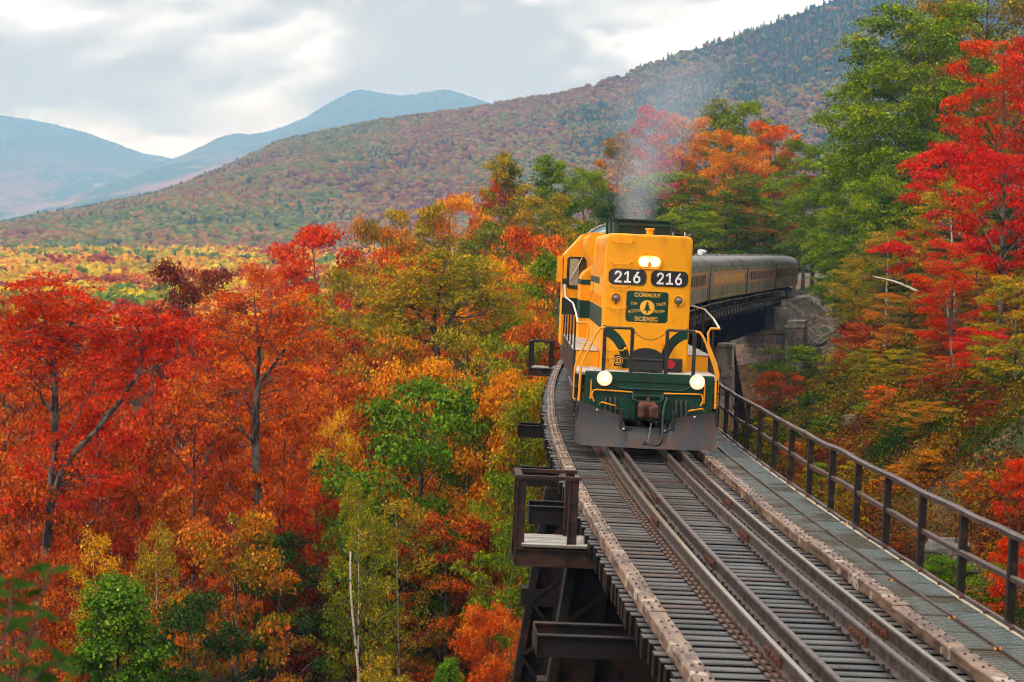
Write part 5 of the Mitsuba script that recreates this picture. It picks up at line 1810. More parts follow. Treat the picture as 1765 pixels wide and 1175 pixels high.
# three trees whose limbs show in the photograph are built limb by limb
def limbed_tree(name, label, group, pal, y, limbs, clumps, seed, leaf=0.15, per=95, clump=0.75, bark='bark', depth=0.8):
    r = np.random.default_rng(seed)
    key = thing(name, label, 'tree', group)
    wood, twigs = MB(), MB()
    nodes, nr = [], []
    for pts, r0, r1 in limbs:
        p = np.array([at(px, py, y + dy) for px, py, dy in pts])
        k = 4 * len(p)
        p = CubicSpline(np.linspace(0, 1, len(p)), p)(np.linspace(0, 1, k))
        p[1:-1] += r.normal(0, 0.018, (k - 2, 3))
        if r0 > 0.15:
            p = np.vstack([[p[0, 0], p[0, 1], min(p[0, 2] - 1, float(ground(p[0, 0], p[0, 1])) - 0.5)], p])
            k += 1
        rad = np.linspace(r0, r1, k) * r.uniform(0.93, 1.07, k)
        wood.tube(p, rad, 9, False)
        nodes.append(p)
        nr.append(rad)
    N, NR = np.vstack(nodes), np.concatenate(nr)
    C, CR = [], []
    for px, py, rx, ry, n in clumps:
        for i in range(n):
            a, q = r.uniform(0, 2 * np.pi), math.sqrt(r.uniform())
            c = at(px + rx * q * math.cos(a), py + ry * q * math.sin(a), y + r.normal(0, depth * 1.3))
            d = np.linalg.norm((N - c) * [1, 1, 0.8], axis=1) + np.where(N[:, 2] > c[2] - 0.2, 1.5, 0) + (NR > 0.16) * 1.5
            j = int(np.argmin(d))
            b = N[j]
            L = np.linalg.norm(c - b)
            if L < 4.5:
                mid = (b + c) / 2 + np.array([0, 0, 0.16 * L]) + r.normal(0, 0.05 * L, 3)
                twigs.tube(bezier(b, mid, c, 6), np.linspace(min(NR[j] * 0.5, 0.028), 0.006, 6), 5, False)
            C.append(c)
            CR.append(clump * r.uniform(0.6, 1.15))
            for e in range(2):
                o = c + r.normal(0, 0.45, 3) * [1, 1, 0.45]
                twigs.tube(np.array([c, (c + o) / 2 + [0, 0, 0.04], o]), np.array([0.010, 0.007, 0.004]), 3, False)
                C.append(o)
                CR.append(clump * r.uniform(0.45, 0.8))
    v, f, tone, pos = sprays(C, CR, per, clump, 0.24, leaf, seed, r)
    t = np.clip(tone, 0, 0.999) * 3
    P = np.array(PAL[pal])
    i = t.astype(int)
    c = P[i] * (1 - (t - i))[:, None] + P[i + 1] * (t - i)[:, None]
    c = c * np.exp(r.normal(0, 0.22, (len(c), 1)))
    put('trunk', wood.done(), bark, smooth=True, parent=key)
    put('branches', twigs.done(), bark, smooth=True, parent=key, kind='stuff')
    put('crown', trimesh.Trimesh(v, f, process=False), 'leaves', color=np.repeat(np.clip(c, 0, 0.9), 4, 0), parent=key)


from scipy.interpolate import CubicSpline
limbed_tree('maple_tree', 'tall scarlet maple with a forked gray trunk at the far left', GL, 'scarlet', 82.0,
            [([(66, 1060, 0), (78, 960, 0), (86, 880, 0), (92, 800, 0), (95, 740, 0.1), (94, 660, 0.2), (88, 610, 0.2), (80, 565, 0.3), (70, 520, 0.5)], 0.24, 0.05),
             ([(80, 930, 0), (100, 830, -0.3), (128, 780, -0.6), (160, 748, -0.8), (200, 700, -0.9), (222, 668, -0.9), (240, 645, -0.9)], 0.15, 0.05),
             ([(200, 700, -0.9), (180, 715, -1.2), (168, 735, -1.4)], 0.06, 0.03), ([(240, 645, -0.9), (243, 600, -0.8), (236, 560, -0.6)], 0.05, 0.02),
             ([(240, 645, -0.9), (290, 622, -1), (340, 605, -1)], 0.045, 0.015), ([(90, 705, 0), (74, 690, 0.3), (70, 670, 0.4)], 0.08, 0.05),
             ([(86, 605, 0.2), (110, 575, 0), (122, 560, -0.2)], 0.07, 0.025), ([(80, 565, 0.3), (55, 560, 0.6), (35, 545, 0.8)], 0.05, 0.02),
             ([(95, 770, 0), (120, 745, -0.4), (135, 715, -0.6), (160, 665, -0.8)], 0.06, 0.02), ([(84, 900, 0), (60, 870, 0.4), (40, 830, 0.7)], 0.06, 0.02)],
            [(95, 510, 85, 34, 30), (45, 560, 42, 36, 14), (150, 560, 50, 36, 18), (95, 600, 95, 34, 26), (250, 560, 60, 36, 20), (225, 612, 60, 30, 16), (300, 585, 48, 26, 12), (165, 660, 60, 30, 14),
             (30, 640, 40, 34, 10), (150, 790, 50, 30, 7), (60, 760, 45, 40, 8), (185, 840, 45, 26, 6), (30, 850, 34, 30, 6)], 501, per=70, clump=0.62, leaf=0.13)
limbed_tree('maple_tree', 'orange red maple with a bare gray trunk showing, left of the middle', GL, 'redorange', 89.0,
            [([(446, 860, 0), (441, 790, 0), (440, 740, 0), (442, 690, 0), (444, 655, 0)], 0.20, 0.14), ([(444, 655, 0), (430, 625, 0.4), (412, 600, 0.7), (385, 575, 1.0)], 0.085, 0.02),
             ([(444, 655, 0), (447, 600, -0.2), (442, 555, -0.3), (438, 510, -0.4)], 0.10, 0.02), ([(445, 660, 0), (470, 630, -0.5), (492, 600, -0.8), (520, 570, -1)], 0.085, 0.02),
             ([(440, 735, 0), (424, 690, 0.5), (402, 675, 0.8), (370, 690, 1.0)], 0.07, 0.018), ([(440, 770, 0), (420, 745, -0.4), (385, 730, -0.7), (340, 722, -1)], 0.07, 0.015),
             ([(447, 600, -0.2), (462, 560, -0.6), (470, 520, -0.8)], 0.05, 0.015), ([(420, 745, -0.4), (395, 715, -0.9), (360, 700, -1.2), (335, 660, -1.4)], 0.05, 0.012)],
            [(440, 520, 80, 36, 26), (375, 575, 52, 40, 16), (510, 565, 52, 44, 18), (440, 600, 60, 30, 10), (350, 640, 40, 34, 10), (525, 640, 42, 34, 10), (380, 690, 45, 22, 8), (350, 720, 40, 20, 6), (495, 690, 40, 24, 6)], 502, per=62, clump=0.60, leaf=0.13)
limbed_tree('maple_tree', 'big olive gold maple with a dark trunk, left of the engine', GL, 'olive', 124.0,
            [([(752, 640, 0), (753, 605, 0), (750, 570, 0)], 0.26, 0.20), ([(750, 575, 0), (725, 545, 0.5), (700, 520, 1), (675, 500, 1.5)], 0.12, 0.03), ([(750, 570, 0), (752, 530, -0.3), (762, 480, -0.5), (765, 450, -0.6)], 0.13, 0.03),
             ([(751, 575, 0), (780, 545, -0.8), (800, 515, -1.2), (835, 490, -1.6)], 0.12, 0.03), ([(725, 545, 0.5), (722, 510, 0.4), (725, 470, 0.3)], 0.07, 0.02), ([(780, 545, -0.8), (815, 545, -1.3), (850, 530, -1.8)], 0.07, 0.02), ([(752, 590, 0), (710, 580, 0.8), (670, 560, 1.4)], 0.08, 0.02)],
            [(765, 462, 90, 26, 36), (690, 500, 56, 30, 24), (835, 500, 60, 34, 26), (760, 510, 90, 24, 18), (670, 556, 46, 26, 16), (856, 556, 42, 28, 14), (720, 560, 30, 14, 5), (800, 570, 40, 18, 7)], 503, per=85, clump=0.95, leaf=0.165, depth=1.4)

LEFT = [
    # px, top, width, distance, kind, palette, label
    (262, 540, 230, 109, 'sparse', 'scarlet', 'scarlet maple behind the forked maple at the left'),
    (430, 520, 240, 122, 'sparse', 'rust', 'rust red maple behind the bare gray trunk'),
    (60, 520, 200, 112, 'maple', 'rust', 'rust red maple behind the forked maple at the left edge'),
    (332, 444, 150, 142, 'maple', 'maroon', 'dark maroon maple top standing above the red trees on the left'),
    (12, 610, 180, 96, 'maple', 'redorange', 'red orange maple cut by the left edge of the view'),
    (330, 640, 260, 94, 'layered', 'rust', 'broad rust red tree below the scarlet maples'),
    (480, 700, 230, 91, 'maple', 'redorange', 'red orange maple beside the yellow sapling, lower left of the middle'),
    (160, 690, 220, 87, 'maple', 'scarlet', 'bright red tree in front of the forked maple'),
    (60, 800, 190, 82, 'layered', 'rust', 'rust brown tree low at the left edge'),
    (165, 905, 120, 80, 'birch', 'gold', 'golden yellow birch above the small green tree'),
    (275, 895, 130, 79, 'birch', 'yellowolive', 'thin yellow brown birch right of the golden birch'),
    (205, 985, 330, 70, 'cone', 'brightgreen', 'bushy green cone shaped young tree at the bottom left'),
    (410, 865, 240, 77, 'layered', 'olivered', 'layered olive and orange tree at the bottom left'),
    (245, 770, 200, 84, 'maple', 'rust', 'rust red tree behind the golden birch'),
    (140, 590, 170, 122, 'maple', 'redorange', 'orange red tree behind the leaning limb of the forked maple'),
    (310, 610, 170, 120, 'maple', 'scarlet', 'scarlet tree between the forked maple and the bare gray trunk'),
    (15, 660, 170, 116, 'layered', 'redorange', 'orange red tree behind the trunk at the left edge'),
    (548, 378, 220, 165, 'maple', 'scarlet', 'tall red maple standing out against the long ridge'),
    (470, 452, 170, 150, 'sparse', 'redorange', 'red maple left of the tallest red maple'),
    (662, 372, 190, 176, 'maple', 'olivered', 'olive and orange maple right of the tall red maple'),
    (780, 328, 170, 192, 'maple', 'orange', 'orange maple high on the tree line left of the engine'),
    (720, 345, 120, 188, 'maple', 'olive', 'olive tree between two orange maples on the tree line'),
    (880, 255, 110, 208, 'spire', 'olive', 'slim olive green tree that tops the line left of the engine'),
    (850, 300, 120, 214, 'spire', 'redorange', 'orange red tree just left of the slim olive tree'),
    (925, 385, 130, 150, 'maple', 'redorange', 'orange red maple close to the left of the engine cab'),
    (878, 432, 170, 140, 'layered', 'orange', 'orange gold maple between the olive maple and the engine'),
    (590, 550, 180, 128, 'layered', 'rust', 'red layered tree left of the big olive maple'),
    (520, 500, 160, 146, 'maple', 'olive', 'olive green tree behind the orange red maple'),
    (612, 455, 170, 152, 'maple', 'yellowolive', 'golden olive tree right of the tall red maple'),
    (700, 612, 180, 105, 'dense', 'orange', 'bright orange tree just behind the round green tree'),
    (600, 640, 150, 104, 'maple', 'rust', 'rust orange tree left of the bright orange tree'),
    (724, 650, 335, 88, 'dense', 'brightgreen', 'round bright green maple in the middle of the slope'),
    (885, 636, 160, 87, 'dense', 'orange', 'glowing golden orange tree just left of the track'),
    (950, 655, 70, 84, 'dense', 'lime', 'yellow green tree at the edge of the deck'),
    (568, 700, 110, 96, 'birch', 'gold', 'yellow birch left of the round green maple'),
    (925, 545, 110, 120, 'layered', 'rust', 'red tree behind the far refuge platform'),
    (812, 648, 80, 97, 'birch', 'maroon', 'purple red sapling between the green maple and the golden tree'),
    (612, 812, 130, 79, 'birch', 'lime', 'lime green birch with a tall white trunk'),
    (690, 850, 150, 81, 'birch', 'yellowolive', 'yellow green birch right of the white trunk'),
    (765, 875, 210, 83, 'layered', 'rust', 'rust red layered tree under the round green maple'),
    (880, 800, 150, 79, 'layered', 'green', 'green spray of branches left of the near refuge platform'),
    (895, 750, 120, 88, 'layered', 'orange', 'orange tree behind the near refuge platform'),
    (555, 985, 190, 88, 'layered', 'maroon', 'tree at the bottom with leaves painted dark rust for shade'),  # leaf palette darkened to paint in the shade of the wood
    (850, 1040, 150, 66, 'dense', 'redorange', 'bright red bush beside the steel tower'),
    (770, 1130, 150, 60, 'cone', 'brightgreen', 'light green bush at the bottom edge near the tower'),
    (655, 1120, 140, 58, 'birch', 'yellowolive', 'yellow bush at the bottom edge right of the white trunk'),
    (480, 905, 130, 86, 'layered', 'deepgreen', 'tree painted dark green for shade right of the layered olive tree'),  # deep green leaves stand in for shadow here
    (540, 830, 120, 90, 'maple', 'scarlet', 'scarlet tree left of the lime green birch'),
    (1010, 288, 150, 232, 'big', 'green', 'broad green tree behind the engine on its left'),
    (955, 262, 110, 220, 'spire', 'green', 'green tree top left of the exhaust smoke'),
    (940, 330, 140, 200, 'maple', 'olive', 'olive gold tree above the engine cab'),
    (840, 375, 130, 178, 'maple', 'greenred', 'green tree with red tips left of the cab'),
    (700, 420, 130, 160, 'maple', 'redorange', 'orange tree in the middle of the left tree line'),
    (800, 560, 130, 118, 'layered', 'olive', 'olive tree under the big dark trunk maple'),
    (880, 575, 120, 112, 'layered', 'lime', 'yellow green tree left of the far refuge platform'),
    (660, 560, 140, 116, 'layered', 'olivered', 'olive and rust tree above the bright orange tree'),
    (395, 600, 150, 106, 'layered', 'redorange', 'orange red tree under the bare gray trunk'),
    (190, 570, 120, 125, 'maple', 'rust', 'rust colored tree between the two scarlet maples'),
    (520, 610, 140, 110, 'layered', 'redorange', 'orange red tree above the yellow birch'),
    (960, 430, 90, 130, 'layered', 'green', 'dark green tree directly beside the engine cab'),
    (20, 900, 150, 76, 'layered', 'rust', 'rust tree at the left edge behind the blurred twig'),
    (330, 1010, 170, 74, 'layered', 'deepgreen', 'undergrowth tree painted dark green for shade at the bottom left'),  # dark palette puts the understory shade into the leaves
    (690, 960, 170, 86, 'layered', 'maroon', 'tree painted dark red for the deep shade below the green maple'),  # maroon leaves imitate the dimness under the canopy
    (850, 920, 150, 84, 'layered', 'maroon', 'tree painted dark rust for shade behind the steel tower'),  # dark leaf colour takes the place of cast shade
]
for q in LEFT:
    tree_at(*q[:7], group=GL)
BEHIND = [
    (1060, 222, 100, 243, 'spire', 'olivered', 'olive tree with a red top behind the smoke'),
    (1122, 178, 110, 256, 'spire', 'crimson', 'magenta red pointed tree right behind the smoke'),
    (1180, 190, 120, 258, 'maple', 'orange', 'orange and yellow tree right of the magenta tree'),
    (1225, 165, 100, 264, 'spire', 'lime', 'yellow green pointed tree that tops the trees behind the cars'),
    (1285, 168, 120, 262, 'maple', 'green', 'green tree top beside the yellow green pointed tree'),
    (1268, 222, 130, 246, 'maple', 'orange', 'bright orange maple behind the passenger cars'),
    (1330, 205, 130, 256, 'maple', 'redorange', 'red orange maple near the bend, behind the cars'),
    (1385, 238, 130, 252, 'maple', 'green', 'green tree right of the red orange maple at the bend'),
    (1150, 290, 190, 230, 'maple', 'green', 'green maple straight behind the engine roof'),
    (1245, 300, 190, 229, 'big', 'greenred', 'broad green tree with red sprays above the passenger cars'),
    (1330, 300, 170, 233, 'layered', 'green', 'spreading green tree above the last car'),
    (1400, 320, 150, 268, 'maple', 'deepgreen', 'dark green tree where the track bends away'),
    (1085, 320, 150, 226, 'maple', 'deepgreen', 'dark green tree behind the smoke and the engine roof'),
    (1200, 360, 150, 220, 'layered', 'green', 'green tree close behind the cars on the left'),
    (1310, 385, 110, 234, 'layered', 'olive', 'olive spray of leaves right above the car roofs'),
    (1440, 380, 150, 330, 'big', 'deepgreen', 'very dark tree at the end of the visible track'),
    (1370, 390, 120, 300, 'maple', 'deepgreen', 'dark tree behind the end of the last car'),
]
for q in BEHIND:
    tree_at(*q[:7], group=GB, Hmax=26)
RIGHT = [
    (1600, 0, 340, 190, 'big', 'green', 'huge green tree rising at the upper right'),
    (1492, 112, 170, 205, 'maple', 'green', 'green tree left of the huge green tree'),
    (1700, -60, 290, 215, 'big', 'olive', 'olive tree cut by the top right corner'),
    (1440, 268, 150, 208, 'maple', 'green', 'green tree low at the left of the right hand trees'),
    (1510, 300, 170, 178, 'layered', 'green', 'spreading green tree above the golden birch'),
    (1730, 55, 190, 142, 'maple', 'scarlet', 'red maple filling the right edge, upper'),
    (1640, 240, 210, 134, 'layered', 'crimson', 'red maple with long branches over the green trees'),
    (1725, 235, 200, 98, 'sparse', 'crimson', 'vivid scarlet maple with a pale trunk at the right edge'),
    (1640, 410, 130, 104, 'layered', 'scarlet', 'bright red spray of leaves left of the vivid scarlet maple'),
    (1650, 310, 150, 122, 'birch', 'yellowolive', 'yellow olive birch between the red maples'),
    (1525, 392, 170, 142, 'birch', 'yellowolive', 'golden green birch right of the bend in the track'),
    (1455, 400, 110, 214, 'layered', 'green', 'green bush tree where the line disappears'),
    (1750, 470, 150, 78, 'layered', 'olive', 'dark olive tree at the right edge'),
    (1700, 560, 150, 90, 'layered', 'crimson', 'lower crimson tree in front of the pale trunk'),
    (1570, 500, 180, 126, 'layered', 'olivered', 'olive and orange tree under the golden birch'),
    (1620, 570, 140, 110, 'layered', 'rust', 'rust colored tree right of the leaning white trunk'),
    (1500, 440, 140, 165, 'maple', 'olive', 'olive tree behind the golden birch'),
    (1700, 330, 150, 125, 'maple', 'deepgreen', 'dark green tree behind the scarlet maple'),
    (1560, 330, 140, 160, 'maple', 'deepgreen', 'shaded dark green tree under the long red branches'),
    (1550, 105, 170, 186, 'maple', 'green', 'light green tree in front of the huge green tree'),
    (1470, 330, 160, 182, 'maple', 'green', 'rounded green tree above the bend, right of the dark trees'),
    (1560, 250, 170, 160, 'layered', 'green', 'light green tree just left of the long red branches'),
    (1650, 20, 200, 230, 'big', 'greenred', 'green tree with orange tips behind the huge green tree'),
    (1760, 150, 200, 170, 'maple', 'rust', 'dark red tree behind the red maple at the right edge'),
    (1490, 600, 130, 128, 'layered', 'lime', 'yellow green tree in the middle of the bank below the golden birch'),
    (1560, 600, 140, 104, 'layered', 'olive', 'olive tree right behind the middle of the railing bank'),
    (1640, 660, 150, 92, 'layered', 'rust', 'rust brown tree just below the pale trunk'),
    (1690, 700, 150, 80, 'layered', 'maroon', 'dark maroon tree on the bank at the right'),
    (1600, 740, 130, 84, 'layered', 'olivered', 'orange and olive tree above the railing at the right'),
    (1525, 720, 110, 96, 'sapling', 'redorange', 'orange sapling above the middle of the railing'),
    (1680, 450, 140, 112, 'layered', 'olivered', 'orange olive tree between the scarlet sprays'),
    (1610, 440, 130, 132, 'layered', 'deepgreen', 'dark green tree behind the leaning white trunk'),
    (1520, 470, 100, 172, 'layered', 'redorange', 'orange tree beside the bend in the track'),
    (1740, 640, 140, 82, 'layered', 'deepgreen', 'dark green layered tree low at the right edge'),
]
for q in RIGHT:
    tree_at(*q[:7], group=GR, Hmax=27)

# shrubs on the bank, each one surveyed
SHRUBS = [
    (1365, 595, 150, 168, 'green', 'green bush under the abutment'), (1345, 640, 110, 150, 'rust', 'rust bush beside the stone pier'),
    (1460, 590, 100, 160, 'olive', 'olive bush right of the abutment'), (1480, 555, 90, 150, 'rust', 'orange bush right of the stone blocks'),
    (1400, 690, 140, 132, 'brightgreen', 'bright green bush below the pier on the bank'), (1470, 650, 110, 138, 'olivered', 'orange green bush in the middle of the bank'),
    (1540, 640, 120, 122, 'lime', 'lime bush in the middle of the bank'), (1590, 700, 140, 100, 'rust', 'rust bush under the pale trunk'),
    (1430, 770, 130, 108, 'brightgreen', 'bright green bush behind the railing'), (1500, 740, 130, 104, 'green', 'green bush above the railing, middle of the bank'),
    (1560, 790, 140, 92, 'olivered', 'olive and orange bush above the railing'), (1640, 780, 150, 84, 'yellowolive', 'yellow olive bush in front of the dark red trees'),
    (1700, 760, 130, 76, 'maroon', 'dark maroon bush at the right'), (1755, 790, 90, 60, 'scarlet', 'vivid red orange bush at the right edge'),
    (1680, 870, 120, 66, 'redorange', 'red orange bush behind the railing at the right'), (1600, 880, 130, 72, 'olivered', 'orange bush behind the railing posts'),
    (1540, 900, 100, 74, 'orange', 'golden orange bush seen between railing posts'), (1480, 850, 110, 84, 'yellowolive', 'yellow bush seen between railing posts'),
    (1370, 800, 100, 104, 'redorange', 'orange red sapling seen through the railing'), (1745, 930, 100, 52, 'scarlet', 'scarlet leaves behind the last railing post'),
    (1620, 1000, 110, 58, 'brightgreen', 'green bush beside the gray boulder'), (1700, 1010, 120, 54, 'green', 'green bush behind the near railing posts'),
    (1330, 720, 90, 128, 'olive', 'olive bush seen through the far railing'), (1420, 850, 90, 90, 'green', 'green bush seen through the middle railing'),
    (1660, 640, 120, 100, 'crimson', 'crimson bush under the scarlet maple'), (1530, 560, 110, 140, 'orange', 'orange sapling bush under the golden birch'),
    (1475, 520, 80, 184, 'maroon', 'dark red bush beside the gravel'), (1600, 620, 100, 112, 'olive', 'olive bush left of the pale trunk'),
]
for px, top, w, y, pal, label in SHRUBS:
    tree_at(px, top, w, y, 'shrub' if pal not in ('orange', 'redorange') else 'sapling', pal, label, name='shrub', group=GS, minH=1.2, Hmax=4.5)

# undergrowth on both slopes: leafy patches too many to count, laid along the ground
UNDER = [(0.022, 0.058, 0.008), (0.040, 0.100, 0.010), (0.085, 0.095, 0.010), (0.23, 0.155, 0.011), (0.30, 0.098, 0.010), (0.24, 0.038, 0.010), (0.10, 0.036, 0.016)]  # colours lowered to stand in for tree shade on the bank


def patch(seed, main, leaves, size, n=15):
    r = np.random.default_rng(seed)
    a, q = r.uniform(0, 6.28, n), 1.7 * np.sqrt(r.uniform(0, 1, n))
    w = r.uniform(0.32, 0.85, n) * np.where(r.uniform(0, 1, n) < 0.15, 1.6, 1)
    k = np.clip(main + r.choice([-2, -1, 0, 0, 0, 1, 2], n), 0, len(UNDER) - 1)
    c = np.array(UNDER)[k] * r.uniform(0.5, 1.15, (n, 1))
    balls_ = [leafy_ball(leaves, seed * 7 + j, size) for j in range(3)]
    return merge_copies(balls_, r.integers(0, 3, n), np.stack([q * np.cos(a), q * np.sin(a), 0.12 * w], 1), np.stack([w, w, w * r.uniform(0.6, 1.5, n)], 1), r.uniform(0, 6.28, n), c)


for k in range(len(UNDER)):
    for far in (0, 1):
        m_, c_ = patch(300 + 2 * k + far, k, 46 if far else 120, 0.22 if far else 0.125)
        scene[f'group_patch_{k}_{far}'] = {'type': 'shapegroup', 'leaves': mikit.ply(m_, 'leaves', color=c_)}
r = np.random.default_rng(12)
n1, n2, n3 = 1500, 1000, 800
y = np.concatenate([np.sqrt(r.uniform(120 ** 2, 262 ** 2, n1)), r.uniform(44, 135, n2), np.sqrt(r.uniform(48 ** 2, 240 ** 2, n3))])
d = np.concatenate([3 + 43 * r.uniform(0, 1, n1) ** 1.2, r.uniform(3.4, 30, n2), -r.uniform(4, 60, n3)])
x = track_x(y) + d
keep = ~((y > 182) & (d < 9.5) & (d > -4)) & (np.abs(x / y * F_PX) < 920)
x, y = x[keep], y[keep]
t = np.clip(0.62 * r.uniform(0, 1, len(x)) + 1.5 * (meshkit.fbm(np.stack([x / 7, y / 12, x * 0], -1), 3, 3) - 0.5) + 0.16, 0, 0.999)
gx_, gy_ = (ground(x + 1, y) - ground(x - 1, y)) / 2, (ground(x, y + 1) - ground(x, y - 1)) / 2
for i in range(len(x)):
    up = np.array([-gx_[i], -gy_[i], 1.0])
    up /= np.linalg.norm(up)
    a = r.uniform(0, 6.28)
    e = np.array([math.cos(a), math.sin(a), 0])
    e = e - up * (e @ up)
    e /= np.linalg.norm(e)
    m = np.eye(4)
    q = r.uniform(0.75, 1.2)
    m[:3, 0], m[:3, 1], m[:3, 2], m[:3, 3] = e * q, np.cross(up, e) * q, up * q, [x[i], y[i], float(ground(x[i], y[i]))]
    scene[f'undergrowth__{i + 1:03d}'] = {'type': 'instance', 'to_world': T(m.tolist()), 'group': {'type': 'ref', 'id': f'group_patch_{int(t[i] * len(UNDER))}_{int(y[i] > 130)}'}}
labels['undergrowth'] = {'kind': 'stuff', 'label': 'low leafy undergrowth covering the slopes'}

# ------------------------------------------------------------------ boulders, fallen wood, the blurred twig in front
def boulder(px, py, y, w, label, seed):
    p = at(px, py, y)
    v = np.array(trimesh.creation.icosphere(subdivisions=4).vertices)
    f = trimesh.creation.icosphere(subdivisions=4).faces
    pl = np.random.default_rng(seed).normal(size=(14, 3))
    pl /= np.linalg.norm(pl, axis=1, keepdims=True)
    d = np.min(np.where(v @ pl.T > 0.05, np.random.default_rng(seed + 1).uniform(0.62, 0.95, 14) / np.maximum(v @ pl.T, 0.05), 9), axis=1)
    v = v * np.minimum(d, 1.05)[:, None] * (0.84 + 0.32 * meshkit.fbm(v * 3.2 + seed, 6, seed))[:, None]
    s = w / F_PX * y / 2
    v = v * [s, s * 0.8, s * 0.62] + [p[0], p[1], p[2]]
    key = thing('boulder', label, 'rock', 'boulders on the bank')
    put(key, trimesh.Trimesh(v, f, process=False), 'boulder_stone', smooth=35)


for a in ((1640, 960, 60, 120, 'gray boulder behind the near railing posts', 3), (1690, 985, 58, 70, 'small gray rock right of the big boulder', 4), (1475, 735, 104, 70, 'gray slab of rock in the bushes on the bank', 5),
          (1412, 590, 180, 26, 'broken stone right of the abutment', 6), (1405, 830, 96, 60, 'mossy rock seen through the railing', 8)):
    boulder(*a)


def limb(name, label, pts, r0, r1, bsdf, cat='branch'):
    p = np.array([at(*q) for q in pts])
    p = CubicSpline(np.linspace(0, 1, len(p)), p)(np.linspace(0, 1, 24))
    m = MB().tube(p, np.linspace(r0, r1, 24), 8)
    key = thing(name, label, cat)
    put(key, m.done(), bsdf, smooth=True)


limb('leaning_trunk', 'leaning white birch trunk crossing the bushes on the right', [(1636, 528, 128), (1600, 512, 128.5), (1560, 492, 129), (1530, 482, 129.5), (1505, 476, 130)], 0.12, 0.04, 'birch_bark', 'tree trunk')
limb('bare_trunk', 'pale upright trunk under the scarlet maple', [(1643, 690, 97), (1642, 650, 97), (1640, 600, 97.2), (1636, 560, 97.5), (1633, 520, 98)], 0.11, 0.05, 'bark', 'tree trunk')
limb('dead_branch', 'bare gray branch leaning among the red trees', [(352, 800, 92), (366, 765, 92), (385, 735, 92)], 0.05, 0.02, 'bark')
limb('white_trunk', 'tall thin white birch trunk in the dark wood at the bottom', [(622, 1230, 77.5), (617, 1150, 77.5), (607, 1050, 77.5), (604, 985, 77.6), (604, 950, 77.8)], 0.052, 0.036, 'birch_bark', 'tree trunk')

# a leafy twig close to the camera, out of focus
tw = thing('leafy_twig', 'out of focus leafy green twig at the bottom left corner', 'twig')
r = np.random.default_rng(31)
stem = MB()
leafv, leaff, leafc, off = [], [], [], 0
for pts in ([(20, 1230, 7.0), (45, 1120, 7.0), (70, 1040, 7.05), (92, 975, 7.1)], [(-20, 1210, 6.8), (5, 1110, 6.8), (18, 1040, 6.9), (12, 1000, 6.9)], [(40, 1190, 7.2), (85, 1150, 7.2), (125, 1135, 7.2)]):
    p = np.array([at(*q) for q in pts])
    p = CubicSpline(np.linspace(0, 1, len(p)), p)(np.linspace(0, 1, 16))
    stem.tube(p, np.linspace(0.006, 0.0025, 16), 6)
    for k in range(2, 16):
        for e in (-1, 1):
            if r.uniform() < 0.7:
                d = np.array([e * r.uniform(0.3, 1), r.normal(0, 0.5), r.uniform(-0.2, 0.8)])
                d /= np.linalg.norm(d)
                L, W = r.uniform(0.07, 0.11), r.uniform(0.022, 0.034)
                s = np.cross(d, [0.1, 1, 0.3])
                s /= np.linalg.norm(s)
                t = np.linspace(0, 1, 6)
                w = np.sin(np.pi * t ** 0.8) * W / 2
                c = p[k] + np.outer(t * L, d) - np.outer(t ** 2 * L * 0.3, [0, 0, 1])
                vv = np.stack([c + s * w[:, None], c - s * w[:, None]], 1).reshape(-1, 3)
                ff = []
                for i in range(5):
                    ff += [[2 * i, 2 * i + 1, 2 * i + 3], [2 * i, 2 * i + 3, 2 * i + 2]]
                leafv.append(vv)
                leaff.append(np.array(ff) + off)
                leafc.append(np.repeat([np.array([0.05, 0.11, 0.02]) * r.uniform(0.7, 1.5)], len(vv), 0))
                off += len(vv)
put('stem', stem.done(), 'spike_dark', smooth=True, parent=tw)
put('leaf_spray', trimesh.Trimesh(np.vstack(leafv), np.vstack(leaff), process=False), 'leaves', color=np.vstack(leafc), parent=tw, kind='stuff')

# fallen leaves on the walkway
for i, (px, py, lab, colr) in enumerate(((1640, 1066, 'yellow fallen leaf beside the walkway angle near the right edge', 'leaf_tan'), (1460, 903, 'orange fallen leaf on the walkway in the middle', 'leaf_tan'), (1535, 1000, 'orange leaf on the walkway below the middle leaf', 'leaf_tan'), (1720, 1120, 'orange leaf at the bottom right of the walkway', 'leaf_tan'))):
    d = at(px, py, 10.0) - cam_o
    p = cam_o + d * ((CAM_H + 0.07) / -d[2])
    a = np.linspace(0, 2 * np.pi, 13)[:-1]
    rad = 0.042 * (0.75 + 0.35 * np.cos(a * 2.5 + i) ** 2)
    v = np.vstack([[p + [0, 0, 0.005]], np.stack([p[0] + rad * np.cos(a + i), p[1] + rad * np.sin(a + i), p[2] + 0.015 + 0.02 * np.sin(a * 3 + i)], 1)])
    key = thing('fallen_leaf', lab, 'leaf', 'fallen leaves on the walkway')
    put(key, trimesh.Trimesh(v, [[0, 1 + j, 1 + (j + 1) % 12] for j in range(12)], process=False), colr)

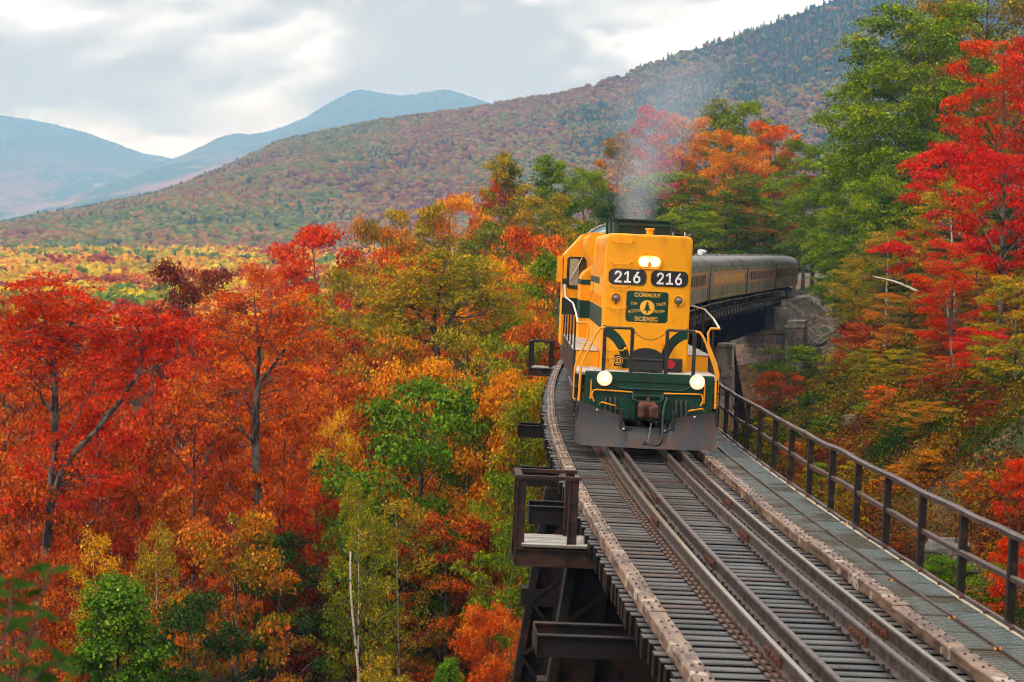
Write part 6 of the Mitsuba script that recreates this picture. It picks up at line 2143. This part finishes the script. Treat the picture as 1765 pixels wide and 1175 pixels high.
# exhaust smoke: a drifting plume
gn = (44, 40, 80)
sx0, sx1, sy0, sy1, sz0, sz1 = 1.2, 11.5, 46.5, 56.5, 4.75, 9.3
gz, gyy, gxx = np.meshgrid((np.arange(gn[2]) + 0.5) / gn[2], (np.arange(gn[1]) + 0.5) / gn[1], (np.arange(gn[0]) + 0.5) / gn[0], indexing='ij')
X, Y, Z = sx0 + gxx * (sx1 - sx0), sy0 + gyy * (sy1 - sy0), sz0 + gz * (sz1 - sz0)
h = (Z - sz0)
cxs = 3.05 + 0.05 * h + 0.075 * h ** 2
rad = 0.50 + 0.26 * h
wob = meshkit.fbm(np.stack([X * 0.8, Y * 0.8, Z * 0.8 - 0.0], -1), 4, 6)
d = np.sqrt(((X - cxs) / rad) ** 2 + ((Y - 50.2 - 0.25 * h) / (rad * 1.2)) ** 2)
den = np.clip(1.15 - d + 1.0 * (wob - 0.5), 0, 0.85) * np.exp(-h * 0.42) * np.clip((sz1 - Z) / 1.2, 0, 1)
edge = np.minimum(np.minimum(gxx, 1 - gxx), np.minimum(gyy, 1 - gyy)) > 0.03
den = den * edge
scene['exhaust'] = {'type': 'heterogeneous', 'albedo': rgb(0.58, 0.67, 0.78), 'scale': 1.0,
                    'sigma_t': {'type': 'gridvolume', 'grid': mi.VolumeGrid(den.astype(np.float32)[..., None]), 'filter_type': 'trilinear',
                                'to_world': T().translate([sx0, sy0, sz0]).scale([sx1 - sx0, sy1 - sy0, sz1 - sz0])}}
scene['exhaust_smoke'] = {'type': 'cube', 'to_world': T().translate([(sx0 + sx1) / 2, (sy0 + sy1) / 2, (sz0 + sz1) / 2]).scale([(sx1 - sx0) / 2, (sy1 - sy0) / 2, (sz1 - sz0) / 2]),
                          'bsdf': {'type': 'null'}, 'interior': {'type': 'ref', 'id': 'exhaust'}, 'exterior': {'type': 'ref', 'id': 'air'}}
labels['exhaust_smoke'] = {'label': 'thin gray exhaust smoke rising from the engine roof', 'kind': 'stuff'}

# ------------------------------------------------------------------ the air: thin haze in a closed box round everything
scene['air'] = {'type': 'homogeneous', 'albedo': rgb(0.70, 0.87, 0.985), 'sigma_t': rgb(0.000062, 0.000100, 0.000150)}
_top = float(max(RZ.max(), max(meshkit.WRITTEN[scene[k]['filename']][0][:, 2].max() for k in ('distant_mountain', 'distant_mountain_001', 'near_hill')))) + 25
scene['haze'] = {'type': 'cube', 'to_world': T().translate([0, 5900, (_top - 32) / 2]).scale([5400, 6000, (_top + 32) / 2]),
                 'bsdf': {'type': 'null'}, 'interior': {'type': 'ref', 'id': 'air'}}
labels['haze'] = {'kind': 'stuff', 'label': 'thin autumn haze in the valley air'}
